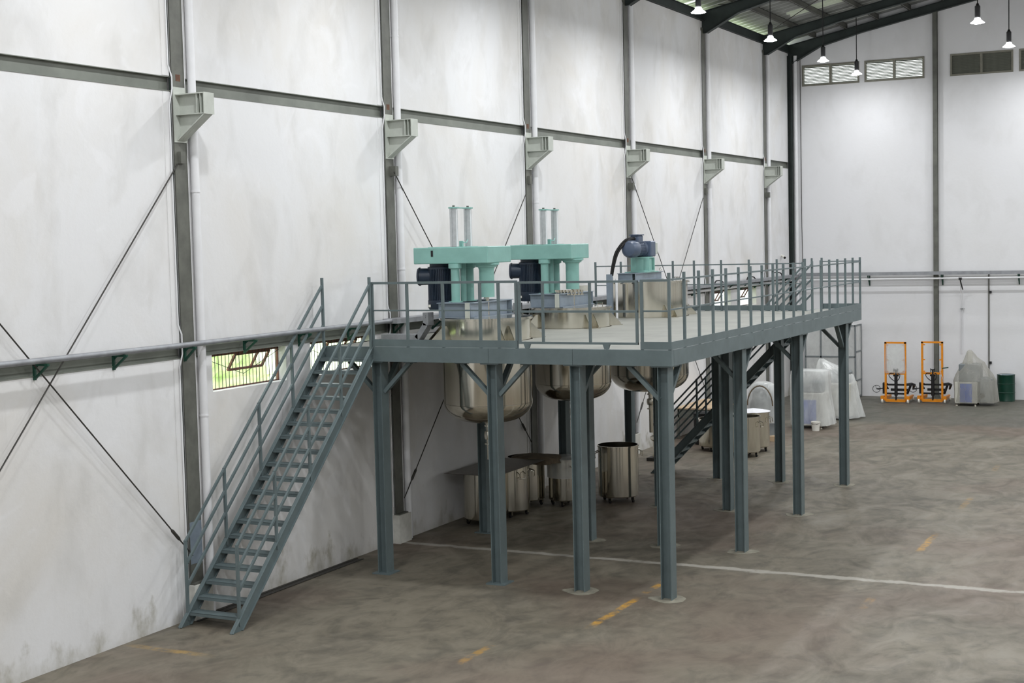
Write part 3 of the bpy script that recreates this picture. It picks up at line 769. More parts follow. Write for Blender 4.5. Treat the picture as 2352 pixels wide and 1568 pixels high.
# ================================================================ STAIRCASES
def staircase(label, loc, rz, width, run, rise, nst, posts, nrail, top_h=1.30):
    t = thing('staircase', label, 'stairs', loc)
    slope = rise/run
    def pt(x, y, z): return Vector((loc[0]+x, loc[1]+y, loc[2]+z))
    def add(name, bm, mat='steel', par=None): return part(name, bm, mat, par or t, smooth=False)
    d = Vector((0, run, rise)).normalized(); nrm = Vector((0, -d.z, d.y))
    for x in (0, width):
        b = B()
        # channel stringer: web and two flanges cut level at the floor
        y0 = 0
        pts = [(loc[1]+y0-.02, loc[2]), (loc[1]+y0+.24, loc[2]), (loc[1]+run+.0, loc[2]+rise-.24*slope), (loc[1]+run, loc[2]+rise+.02)]
        prism(b, pts, 'x', loc[0]+x-.006, loc[0]+x+.006)
        s = 1 if x == 0 else -1
        for off in (0, .235):
            p = Vector((loc[0]+x-s*.0, loc[1]+off-.0, loc[2]+.006)); q = Vector((loc[0]+x, loc[1]+run, loc[2]+rise-off*slope+.006))
            bar(b, p, q, .07, .012)
        add('stringer', b)
    tread = mesh(join([box(B(), .01, width-.01, 0, .22, -.004, .004), box(B(), .01, width-.01, 0, .008, -.045, .004), box(B(), .01, width-.01, .212, .22, -.045, .004)]), 'tread', 'steel', smooth=False)
    for i in range(1, nst):
        inst('tread', tread, t, (0, run*i/nst-.01, rise*i/nst))
    for x in (0, width):
        for y in posts:
            zb = y*slope
            h = top_h+slope*(y-.2)
            if y >= run-.05: h = rise+1.19
            b = B(); bar(b, pt(x, y, zb-.12*slope), pt(x, y, h), .04, .04, up=(0, 1, 0)); add('railing_post', b)
        y0, y1 = posts[0], posts[-1]
        for k in range(nrail):
            dz = -.345*k
            b = B(); bar(b, pt(x, y0, top_h+dz+slope*(y0-.2)-.02), pt(x, y1, top_h+dz+slope*(y1-.2)-.02), .036, .036); add('rail', b)
    t.rotation_euler = (0, 0, rz)
    return t
staircase('grey steel staircase with open treads rising along the left wall to the platform front', (.20, 17.08, 0), 0, .96, 4.12, 3.95, 20, (.2, 1.2, 2.16, 3.12, 4.09), 3)
st2 = staircase('dark steel staircase behind the platform, descending towards the left wall', (1.62, 33.66, 0), -PI/2, .66, 3.86, 3.95, 20, (.25, 1.2, 2.1, 3.0, 3.84), 3)

# ================================================================ MIXERS
def outlet(par, x, y, z0, z1, lab=None):
    n = 0; z = z0
    prof = [(.0, z0), (.06, z0), (.06, z0-.06), (.085, z0-.06), (.085, z0-.09), (.05, z0-.09), (.05, z0-.17), (.08, z0-.18), (.095, z0-.25), (.08, z0-.32), (.05, z0-.33), (.05, z0-.39), (.085, z0-.39), (.085, z0-.42), (.045, z0-.42), (.045, z1), (0, z1)]
    o = part('outlet_valve', lathe(B(), prof, 20, (x, y)), 'ss', par)
    part('valve_lever', tube(B(), [(x+.07, y-.03, z0-.25), (x+.16, y-.08, z0-.22), (x+.16, y-.08, z0-.5)], .01, 6), 'ss', o)
def gusset_bracket(par, x, y, r, a):
    # two side plates with a top plate and a foot, pointing radially outwards
    dx, dy = math.cos(a), math.sin(a); sx, sy = -dy, dx
    def w(rr, s, z): return Vector((x+dx*rr+sx*s, y+dy*rr+sy*s, z))
    for s in (-.09, .09):
        b = B(); poly = [(r-.02, ZD+.012), (r+.25, ZD+.012), (r+.25, ZD+.04), (r+.03, ZD+.27), (r-.02, ZD+.27)]
        A = [b.verts.new(w(q[0], s-.005, q[1])) for q in poly]; C = [b.verts.new(w(q[0], s+.005, q[1])) for q in poly]
        b.faces.new(A[::-1]); b.faces.new(C)
        for i in range(5): b.faces.new((A[i], A[(i+1) % 5], C[(i+1) % 5], C[i]))
        part('gusset', b, 'ss', par, smooth=False)
    b = B(); bar(b, w(r-.02, 0, ZD+.007), w(r+.28, 0, ZD+.007), .24, .012); part('foot_plate', b, 'ss', par, smooth=False)
def vessel(par, x, y, r, ztop, zbot, knuckle):
    pr = [(r-.006, ztop), (r, ztop), (r, zbot+knuckle)]
    n = 12
    # torispherical bottom
    for i in range(1, n+1):
        t = i/n*PI/2
        pr.append((r*(math.cos(t)**.62 if i < n else 0), zbot+knuckle-knuckle*math.sin(t)**1.15))
    v = part('vessel', lathe(B(), pr, 72, (x, y)), 'ss', par, ang=30)
    part('weld_seam', lathe(B(), [(r, zbot+knuckle+.006), (r+.003, zbot+knuckle+.003), (r+.003, zbot+knuckle-.003), (r, zbot+knuckle-.006)], 72, (x, y)), 'ss', v)
    part('rim_flange', lathe(B(), [(r-.02, ztop), (r+.05, ztop), (r+.05, ztop-.02), (r, ztop-.02)], 72, (x, y)), 'ss', v)
    return v
def lid(par, x, y, r, z):
    o = part('lid', lathe(B(), [(0, z+.035), (r*.9, z+.03), (r+.03, z+.022), (r+.03, z), (0, z)], 72, (x, y)), 'ss', par)
    for a in (-.1, .9, 2.4):
        hx, hy = x+math.cos(a)*r*.85, y+math.sin(a)*r*.85
        part('lid_handle', tube(B(), [(hx-.05, hy, z+.03), (hx-.05, hy, z+.08), (hx+.05, hy, z+.08), (hx+.05, hy, z+.03)], .008, 6), 'ss', o)
    return o
def finned(bm, cx, cy, r, z0, z1, n=44):
    pr = []
    for k in range(n*2):
        t = 2*PI*k/(n*2); rr = r if k % 2 else r*.90
        for e in (-.35, .35):
            tt = t+e*2*PI/(n*2); pr.append((cx+math.cos(tt)*rr, cy+math.sin(tt)*rr))
    return prism(bm, pr, 'z', z0, z1)
def mixer(x, y, r, label, kz):
    t = thing('dissolver_mixer', label, 'mixer', (x, y, 2.4), 'teal dissolver mixers')
    ZR = 4.335
    v = vessel(t, x, y, r, ZR, 2.46, .36)
    lid(t, x, y, r, ZR)
    outlet(t, x, y, 2.47, 1.78)
    for a in (-PI/4+.08, PI/4-.02, PI*3/4, -PI*3/4): gusset_bracket(t, x, y, r, a)
    # blue-grey beam frame on the lid
    zb = ZR+.032+.135; xl, xf, yn, yx = x-.62, x+.05, y-.62, y+.72
    fr = part('support_frame', ibeam(B(), (xl, yn, zb), (xf-.08, yn, zb), .27, .15, .014), 'bluegrey', t, smooth=False)
    for args in (((xf, yn-.07, zb), (xf, yx, zb)), ((xl+.08, yn+.08, zb), (xl+.08, yx, zb)), ((xl, yx+.08, zb), (xf+.07, yx+.08, zb))):
        part('frame_beam', ibeam(B(), *args, .27, .15, .014), 'bluegrey', fr, smooth=False)
    part('frame_end_plate', box(B(), xf-.09, xf-.005, yn-.10, yn-.075, zb-.135, zb+.135), 'brk', fr, smooth=False)
    # lift posts under and over the bridge
    px = x-.46
    zt = ZR+.30
    for k, yy in enumerate((y-.27, y+.26)):
        part('lift_column', lathe(B(), [(.0, zt-.005), (.13, zt-.005), (.13, zt+.012), (.08, zt+.012), (.08, 5.22), (.12, 5.24), (.12, 5.32), (0, 5.32)], 28, (px, yy)), 'teal', t)
        u_ = part('guide_profile', box(B(), px-.055, px-.015, yy-.055, yy+.055, 5.62, 6.30), 'alu', t, smooth=False)
        part('guide_rail', box(B(), px-.015, px+.055, yy-.042, yy+.042, 5.62, 6.30), 'alu', u_, smooth=False)
        part('guide_groove', box(B(), px+.055, px+.06, yy-.016, yy+.016, 5.62, 6.30), 'pvc', u_, smooth=False)
        part('end_plate', lathe(B(), [(0, 6.30), (.095, 6.30), (.095, 6.325), (0, 6.325)], 8, (px, yy), off=PI/8), 'teal', u_, smooth=False)
        part('bolt', lathe(B(), [(0, 6.355), (.025, 6.355), (.025, 6.325), (0, 6.325)], 6, (px, yy)), 'col', u_, smooth=False)
    part('hydraulic_ram', lathe(B(), [(0, zt), (.055, zt), (.055, 5.32), (0, 5.32)], 20, (px+.02, y-.01)), 'teal', t)
    part('tie_bar', box(B(), px-.05, px+.05, y-.2, y+.18, 6.302, 6.322), 'teal', t, smooth=False)
    lm = part('limit_switch', box(B(), px-.02, px+.04, y-.06, y, 5.62, 5.72), 'teal', t, smooth=False)
    part('switch_arm', tube(B(), [(px+.04, y-.03, 5.70), (px+.08, y+.03, 5.69), (px+.06, y+.12, 5.74)], .01, 6), 'teal', lm)
    # bridge housing
    hb = B(); box(hb, x-(1.27 if kz else 1.2), x+(.245 if kz else .17), y-.35, y+(.57 if kz else .53), 5.32, 5.615)
    hs = part('bridge_housing', hb, 'teal', t, smooth=False, bevel=.012)
    part('cover_plate', box(B(), x-1.0, x-.28, y-.28, y+.28, 5.608, 5.622), 'teal', hs, smooth=False)
    part('warning_mark', box(B(), x-.905, x-.86, y-.354, y-.3501, 5.45, 5.56), 'black', hs, smooth=False) if kz else None
    # spindle
    sx = x+.03
    sp = part('spindle_housing', lathe(B(), [(0, 5.32), (.23, 5.32), (.23, 5.285), (.19, 5.275), (.19, 5.25), (.15, 5.24), (.135, 5.2), (.135, 4.71), (0, 4.71)], 36, (sx, y)), 'teal', t)
    part('shaft', lathe(B(), [(0, 4.71), (.035, 4.71), (.035, 4.36), (0, 4.36)], 16, (sx, y)), 'ss', sp)
    # drive motor hanging under the wall end
    mx = x-.91
    mo = part('motor', finned(B(), mx, y, .235, 4.62, 5.22), 'navy', t, smooth=False)
    part('motor_flange', lathe(B(), [(0, 5.32), (.20, 5.32), (.20, 5.27), (.235, 5.26), (.235, 5.22), (0, 5.22)], 32, (mx, y)), 'navy', mo)
    part('fan_cowl', lathe(B(), [(.243, 4.66), (.243, 4.53), (.21, 4.47), (0, 4.47)], 32, (mx, y)), 'navy', mo)
    part('terminal_box', tube(B(), [(mx-.15, y-.05, 5.09), (mx-.36, y-.12, 5.09)], [.15, .155], 18), 'navy', mo)
    part('terminal_cover', tube(B(), [(mx-.36, y-.12, 5.09), (mx-.37, y-.123, 5.09), (mx-.40, y-.133, 5.09)], [.17, .17, .15], 18), 'navy', mo)
    part('rating_label', box(B(), mx-.13, mx-.09, y-.25, y-.235, 4.54, 4.585), 'white', mo, smooth=False)
    return t
mixer(*TANKS[0], 'teal overhead mixer with navy motor on the nearest steel tank, left of the pair', True)
mx2 = mixer(*TANKS[1], 'teal overhead mixer with navy motor on the middle steel tank, right of the pair', False)
# clamp ring bolts on the second lid
x, y, r = TANKS[1]
for k in range(9):
    a = -2.2+.2*k
    part('clamp_bolt', lathe(B(), [(0, 4.70), (.035, 4.70), (.035, 4.66), (.02, 4.66), (.02, 4.62), (.04, 4.62), (.04, 4.60), (0, 4.60)], 8, (x+.02+math.cos(a)*.36, y+math.sin(a)*.36)), 'ss', mx2)
# third tank with a gear motor
x, y, r = TANKS[2]
t = thing('agitator_tank', 'tall stainless tank with a blue gear motor on a teal pedestal', 'tank', (x, y, 2.2))
ZR = 4.72
vessel(t, x, y, r, ZR, 2.24, .40); lid(t, x, y, r, ZR); outlet(t, x+.02, y, 2.25, 1.3)
for a in (-PI/4+.08, PI/4, PI*3/4, -PI*3/4): gusset_bracket(t, x, y, r, a)
zb = ZR+.032+.09
fr = part('support_frame', ibeam(B(), (x-.42, y-.72, zb), (x-.08, y-.72, zb), .18, .12, .012), 'bluegrey', t, smooth=False)
for p, q in (((x, y-.75, zb), (x, y+.86, zb)), ((x-.38, y-.64, zb), (x-.38, y+.7, zb)), ((x-.42, y+.78, zb), (x-.06, y+.78, zb))): part('frame_beam', ibeam(B(), p, q, .18, .12, .012), 'bluegrey', fr, smooth=False)
part('eye_bolt', tube(B(), [(x+.0+.03*math.sin(k*PI/4), y+.82, 4.98-.03*math.cos(k*PI/4)) for k in range(9)], .007, 6), 'ss', fr)
zp = zb+.09
part('base_plate', box(B(), x-.43, x+.12, y-.3, y+.38, zp, zp+.02), 'teal', t, smooth=False)
pc = (x-.12, y+.02)
ped = B(); lathe(ped, [(0, zp+.02), (.27, zp+.02), (.27, zp+.05), (.2, zp+.05), (.2, zp+.32), (.23, zp+.32), (.23, zp+.35), (0, zp+.35)], 28, pc)
pd = part('pedestal', ped, 'teal', t)
for yy_ in (-1, 1): part('pedestal_rib', box(B(), pc[0]-.22, pc[0]+.22, pc[1]+yy_*.17-.01, pc[1]+yy_*.17+.01, zp+.02, zp+.33), 'teal', pd, smooth=False)
gz = zp+.53
gb = part('gearbox', box(B(), x-.33, x+.10, y-.02, y+.28, gz-.18, gz+.17), 'motorblue', t, smooth=False, bevel=.02)
part('gearbox_cover', box(B(), x-.2, x+.02, y+.28, y+.62, gz-.13, gz+.13), 'brk', gb, smooth=False, bevel=.01)
part('motor_coupling', lathe(B(), [(0, y-.02), (.17, y-.02), (.17, y-.06), (.13, y-.08), (.13, y-.12), (0, y-.12)], 28, (x-.12, gz), 'y'), 'motorblue', gb)
mb = B(); pr = []
n = 36
for k in range(n*2):
    tt = 2*PI*k/(n*2); rr = .155 if k % 2 else .138
    for e in (-.35, .35): pr.append((x-.12+math.cos(tt+e*PI/n)*rr, gz+math.sin(tt+e*PI/n)*rr))
prism(mb, pr, 'y', y-.52, y-.12)
mo = part('motor', mb, 'motorblue', t, smooth=False)
part('fan_cowl', lathe(B(), [(.0, y-.86), (.06, y-.86), (.15, y-.83), (.19, y-.76), (.19, y-.52), (.15, y-.52)], 32, (x-.12, gz), 'y'), 'motorblue', mo)
part('terminal_box', box(B(), x-.22, x-.02, y-.48, y-.18, gz+.12, gz+.30), 'motorblue', mo, smooth=False, bevel=.02)
part('terminal_lid', box(B(), x-.235, x-.005, y-.5, y-.16, gz+.30, gz+.325), 'motorblue', mo, smooth=False)
part('motor_cable', tube(B(), sm([(x-.12, y-.48, gz+.24), (x-.22, y-.75, gz+.20), (x-.36, y-.95, gz-.05), (x-.42, y-1.03, gz-.35), (x-.45, y-1.05, zb+.05)]), .028, 8), 'rubber', t)
part('motor_cable', tube(B(), sm([(x-.10, y-.48, gz+.23), (x-.17, y-.75, gz+.18), (x-.31, y-.95, gz-.06), (x-.38, y-1.03, gz-.35), (x-.42, y-1.05, zb+.05)]), .022, 8), 'rubber', t)
cp = part('cable_post', box(B(), x-.54, x-.42, y-1.12, y-1.02, ZD, zb+.08), 'bluegrey', t, smooth=False)
part('white_pipe', tube(B(), [(x-.34, y-1.02, ZD), (x-.34, y-1.02, zb-.02)], .028, 10), 'pvc', t)
part('sight_port', lathe(B(), [(0, ZR+.11), (.09, ZR+.11), (.09, ZR+.085), (.07, ZR+.085), (.07, ZR+.035), (0, ZR+.035)], 20, (x-.15, y-.6)), 'ss', t)
# cable trays feeding the mixers
def elbow(y, lab):
    o = thing('cable_elbow', lab, 'cable tray', (.7, y, ZD), 'cable tray elbows')
    b = B(); bar(b, (.36, y, ZD+.055), (1.13, y, ZD+.055), .2, .10); part('tray_run', b, 'trayg', o, smooth=False)
    b = B(); bar(b, (1.11, y, ZD+.03), (1.30, y, ZD+.29), .2, .10); part('sloping_piece', b, 'trayg', o, smooth=False)
    b = B(); box(b, 1.25, 1.36, y-.1, y+.1, ZD+.27, ZD+.50); ri = part('riser', b, 'trayg', o, smooth=False)
    for k in range(2): part('bolt_hole', lathe(B(), [(0, y-.101), (.008, y-.101), (.008, y-.1), (0, y-.1)], 8, (1.31, ZD+.44-.03*k), 'y'), 'black', ri)
elbow(22.9, 'galvanised cable tray elbow below the nearest mixer motor')
elbow(26.55, 'galvanised cable tray elbow below the middle mixer motor')
b = solo('filter_pot', lathe(B(), [(0, 4.0), (.13, 4.0), (.13, 4.42), (.15, 4.72), (.15, 4.75), (.14, 4.75), (.12, 4.42)], 24, (1.55, 29.2)), 'beige', 'small pale cylindrical pot standing behind the middle tank', 'pot', (1.55, 29.2, ZD))
b.location.z -= .05

# ================================================================ VATS, TROLLEYS AND GOODS
def caster(par, x, y, h=.13):
    f = part('caster_fork', join([box(B(), x-.035, x-.027, y-.03, y+.035, .05, h), box(B(), x+.027, x+.035, y-.03, y+.035, .05, h), box(B(), x-.045, x+.045, y-.045, y+.045, h-.012, h)]), 'ss', par, smooth=False)
    part('wheel', lathe(B(), [(0, x-.022), (.04, x-.022), (.055, x-.016), (.055, x+.016), (.04, x+.022), (0, x+.022)], 18, (y+.01, .055), 'x'), 'rubber', f)
def vat(name, label, x, y, r, h, mat='ss', a0=.3, hand=(0.0,), open_=True, group='steel vats on castors', zb=.13):
    t = thing(name, label, 'vat', (x, y, 0), group)
    pr = [(0, zb), (r-.02, zb), (r, zb+.02), (r, h-.03), (r+.012, h-.03), (r+.012, h), (r-.008, h)]
    pr += [(r-.008, zb+.03), (0, zb+.03)] if open_ else [(0, h)]
    part('drum_body', lathe(B(), pr, 56, (x, y)), mat, t)
    for k in range(4):
        a = a0+k*PI/2; caster(t, x+math.cos(a)*(r-.08), y+math.sin(a)*(r-.08))
    for a in hand:
        dx, dy = math.cos(a), math.sin(a); sx, sy = -dy, dx
        def w(o, s_, z): return (x+dx*(r+o)+sx*s_, y+dy*(r+o)+sy*s_, z)
        part('handle', tube(B(), [w(-.01, -.07, h-.12), w(.09, -.07, h-.16), w(.09, -.07, h-.26), w(.09, .07, h-.26), w(.09, .07, h-.16), w(-.01, .07, h-.12)], .012, 8), 'ss', t)
    return t
VA = -.95   # towards the viewpoint
vat('wheeled_vat', 'open stainless vat on castors standing alone below the middle of the platform', 2.33, 29.22, .44, 1.24, a0=-.15, hand=(VA-1.55, VA+1.6))
v1 = vat('wheeled_vat', 'nearest stainless vat under the brown metal sheet beside the wall', .76, 25.95, .43, 1.08, a0=.5, hand=())
vat('wheeled_vat', 'stainless vat with hanging handles under the back of the brown metal sheet', .80, 26.98, .43, 1.08, a0=.5, hand=(-.55, .35))
vat('wheeled_vat', 'stainless vat wrapped in clear film behind the front platform columns', 1.42, 28.42, .36, 1.02, a0=.2, hand=(VA+.3,))
vat('wheeled_vat', 'stainless vat almost hidden in the shade against the left wall', .60, 28.2, .40, 1.05, a0=.2, hand=())
bm = B(); box(bm, .16, 1.34, 25.34, 27.62, 1.083, 1.089)
solo('metal_sheet', bm, 'sheetmetal', 'dark brown metal sheet laid over the vats by the wall', 'sheet', (.75, 26.5, 1.083), smooth=False)
# sacking over the far end
def drape(cx, cy, rings, n=56, seed=1, closed=True, sq=3.0):
    rnd = random.Random(seed); ph = [rnd.uniform(0, 6.28) for _ in range(8)]
    bm = B(); R = []
    for (z, rx, ry, ox_, oy_, fold) in rings:
        ring = []
        for k in range(n):
            t = 2*PI*k/n; c, s_ = math.cos(t), math.sin(t)
            q = (abs(c)**sq+abs(s_)**sq)**(-1/sq)
            f = 1+fold*(.5*math.sin(7*t+ph[0])+.35*math.sin(11*t+ph[1]+z)+.3*math.sin(17*t+ph[2])+.25*math.sin(4*t+ph[3]+2*z))
            ring.append(bm.verts.new((cx+ox_+c*q*rx*f, cy+oy_+s_*q*ry*f, z+fold*.12*math.sin(5*t+ph[4]))))
        R.append(ring)
    for A, C in zip(R, R[1:]):
        for k in range(n): bm.faces.new((A[k], A[(k+1) % n], C[(k+1) % n], C[k]))
    if closed: bm.faces.new(R[-1])
    return bm
solo('sacking', drape(.95, 28.0, [(.98, .55, .42, 0, 0, .06), (1.10, .5, .38, 0, 0, .04), (1.13, .3, .2, 0, 0, .03)], seed=3), 'cloth', 'crumpled brown sacking on the vats behind the metal sheet', 'sacking', (.95, 28.0, 1.05), ang=60)
solo('film_wrap', drape(1.42, 28.42, [(.62, .385, .385, 0, 0, .02), (.85, .39, .39, 0, 0, .02), (1.02, .385, .385, 0, 0, .015), (1.05, .36, .36, 0, 0, .01)], seed=5, sq=2), 'film', 'clear plastic film stretched over the wrapped vat', 'film', (1.42, 28.42, .62), ang=60)
for x, y, z in ((1.02, 26.55, .12), (1.08, 27.45, .12)):
    pass
# vats beyond the rear stairs
vat('wheeled_vat', 'open stainless vat beyond the rear stairs with a hanging handle', 2.93, 36.35, .40, 1.05, a0=-.1, hand=(-.15,))
vat('wheeled_vat', 'stainless vat under a white sheet behind the open vat', 2.86, 37.35, .42, 1.05, a0=-.1, hand=(-.1,))
bm = B(); pts = []
for k in range(24):
    a = 2*PI*k/24; pts.append((2.86+math.cos(a)*.45, 37.35+math.sin(a)*.45))
V = [bm.verts.new((p[0], p[1], 1.06+.012*math.sin(3*k_))) for k_, p in enumerate(pts)]; c0 = bm.verts.new((2.86, 37.35, 1.14))
for k in range(24): bm.faces.new((V[k], V[(k+1) % 24], c0))
bm.faces.new(V[::-1])
solo('paper_cover', bm, 'paper', 'white paper sheet tented over the rear vat', 'cover', (2.86, 37.35, 1.06), smooth=False)
# long dark vat and plywood-topped crate near the wall
vat('wheeled_vat', 'dark stainless vat below the plywood top seen through the stair rails', 1.85, 37.2, .45, .86, a0=.0, hand=())
t = thing('work_table', 'plywood topped table seen through the rear stair rails', 'table', (.75, 39.6, 0))
part('table_top', box(B(), .1, 1.35, 38.9, 41.3, .86, .90), 'ply', t, smooth=False)
for x in (.16, 1.29):
    for y in (38.96, 41.24): part('leg', box(B(), x-.03, x+.03, y-.03, y+.03, 0, .86), 'col', t, smooth=False)
part('apron', box(B(), .16, 1.29, 38.93, 38.96, .62, .86), 'col', t, smooth=False)
part('apron', box(B(), 1.29, 1.32, 38.99, 41.2, .62, .86), 'col', t, smooth=False)
t = thing('tall_bin', 'dark upright bin between the plywood table and the rear stairs', 'bin', (1.15, 38.2, 0))
part('bin_body', lathe(B(), [(0, .02), (.24, .02), (.26, .82), (.27, .86), (.24, .86), (.22, .05), (0, .05)], 28, (1.15, 38.2)), 'rubber', t)
part('bin_lid', lathe(B(), [(0, .9), (.2, .89), (.28, .862), (0, .862)], 28, (1.15, 38.2)), 'rubber', t)
# pump assembly at the wall below the third tank
t = thing('transfer_pump', 'stainless transfer pump stack by the wall column plinth', 'pump', (1.0, 35.0, 0))
part('pump_base', box(B(), .8, 1.2, 34.8, 35.2, 0, .08), 'rod', t, smooth=False)
part('pump_column', lathe(B(), [(0, .08), (.1, .08), (.1, .5), (.16, .55), (.16, .62), (.09, .66), (.09, .9), (.17, .98), (.17, 1.2), (.1, 1.25), (.1, 1.4), (.15, 1.42), (.15, 1.48), (.06, 1.5), (.06, 1.75), (0, 1.75)], 24, (1.0, 35.0)), 'ss', t)
part('pump_pipe', tube(B(), [(1.0, 35.0, 1.1), (1.25, 34.9, 1.1), (1.3, 34.88, 1.0), (1.3, 34.88, .1)], .035, 10), 'ss', t)
# plastic covered machines in the far left
def covered(name, label, x, y, w_, d_, h, film, rings, inner=True, seed=1, sq=4.0, blue=True):
    t = thing(name, label, 'machine', (x, y, 0), 'machines under plastic film')
    part('machine_cabinet', box(B(), x-w_/2, x+w_/2, y-d_/2, y+d_/2, .08, h*.62), 'beige', t, smooth=False, bevel=.02)
    if blue: part('blue_panel', box(B(), x-w_*.22, x+w_*.28, y-d_/2-.012, y-d_/2-.001, .15, h*.5), 'blue', t, smooth=False)
    part('machine_head', box(B(), x-w_*.4, x+w_*.42, y-d_*.35, y+d_*.3, h*.62, h*.82), 'cagegrey', t, smooth=False, bevel=.04)
    for sx in (-1, 1):
        for sy in (-1, 1): part('foot', lathe(B(), [(0, 0), (.045, 0), (.04, .02), (.02, .03), (.02, .08), (0, .08)], 12, (x+sx*w_*.4, y+sy*d_*.4)), 'ss', t)
    part('plastic_cover', drape(x, y, rings, seed=seed, sq=sq), film, t, ang=70).__setitem__('label', 'translucent plastic film draped over the machine')
    return t
covered('covered_machine', 'machine under clear film with a white pail in front of it', 3.02, 42.5, .95, .8, 1.7, 'film', [(.12, .62, .58, .08, -.02, .09), (.6, .58, .54, .04, 0, .07), (1.05, .56, .5, 0, 0, .05), (1.5, .55, .46, 0, 0, .03), (1.68, .54, .42, 0, 0, .015), (1.71, .5, .38, 0, 0, .01)], seed=11)
covered('covered_machine', 'bulky machine under shiny film behind the column at the platform end', 3.22, 44.9, 1.0, .9, 1.8, 'film', [(.06, .72, .66, .05, 0, .09), (.6, .64, .58, 0, 0, .08), (1.0, .6, .52, -.02, 0, .07), (1.35, .55, .46, -.08, 0, .06), (1.55, .4, .34, -.25, 0, .06), (1.72, .2, .16, -.42, 0, .05), (1.84, .06, .05, -.5, 0, .02)], seed=23, sq=3.0, blue=False)
t = thing('wrapped_motor', 'film wrapped machine part behind the rear vats', 'machine', (2.45, 39.6, 0), 'machines under plastic film')
part('pallet', box(B(), 2.0, 2.9, 39.2, 40.0, 0, .14), 'ply', t, smooth=False)
part('machine_body', lathe(B(), [(0, .14), (.36, .14), (.38, 1.0), (.3, 1.15), (.3, 1.45), (.2, 1.55), (0, 1.56)], 28, (2.45, 39.6)), 'cagegrey', t)
part('hose', tube(B(), [(2.5-.36*math.cos(k*PI/14), 39.12, 1.0+.55*math.sin(k*PI/14)) for k in range(15)], .02, 8), 'cloth', t)
part('plastic_cover', drape(2.45, 39.6, [(.5, .48, .46, 0, 0, .05), (1.0, .45, .44, 0, 0, .04), (1.3, .4, .4, 0, 0, .04), (1.55, .3, .3, 0, 0, .04), (1.62, .15, .15, 0, 0, .03)], seed=31, sq=2.4), 'film', t, ang=70)
t = thing('pail', 'small white plastic pail with a wire handle on the floor', 'pail', (3.36, 41.75, 0))
part('pail_body', lathe(B(), [(0, 0), (.105, 0), (.125, .22), (.138, .225), (.138, .27), (.128, .27), (.118, .23), (.10, .012), (0, .012)], 24, (3.36, 41.75)), 'white', t)
part('wire_handle', tube(B(), [(3.36-.136*math.cos(k*PI/8), 41.75-.02-.1*math.sin(k*PI/8), .25-.06*math.sin(k*PI/8)) for k in range(9)], .004, 6), 'rod', t)
# framed enclosure in the far corner
t = thing('framed_enclosure', 'tall grey framed enclosure with clear panels in the far left corner', 'enclosure', (1.7, 50.7, 0))
xa, xb, ya, yb_ = .75, 2.5, 50.3, 51.12
def fbar(p, q): part('frame_bar', bar(B(), p, q, .05, .05), 'cagegrey', t, smooth=False)
for x, y in ((xa, ya), (xb, ya), (xb, yb_), (1.3, ya), (1.95, ya)): fbar((x, y, 0), (x, y, 2.55))
for z in (.05, 1.3 if False else 1.45, 2.53): fbar((xa, ya, z), (xb, ya, z))
for z in (.05, .62, 1.62, 2.53): fbar((xb, ya, z), (xb, yb_, z))
part('clear_panel', box(B(), xb-.004, xb+.004, ya+.03, yb_-.03, .08, 2.5), 'film', t, smooth=False)
part('clear_panel', box(B(), xa+.03, xb-.03, ya-.004, ya+.004, .08, 2.5), 'film', t, smooth=False)
part('roof_panel', box(B(), xa, xb, ya, yb_, 2.555, 2.565), 'film', t, smooth=False)

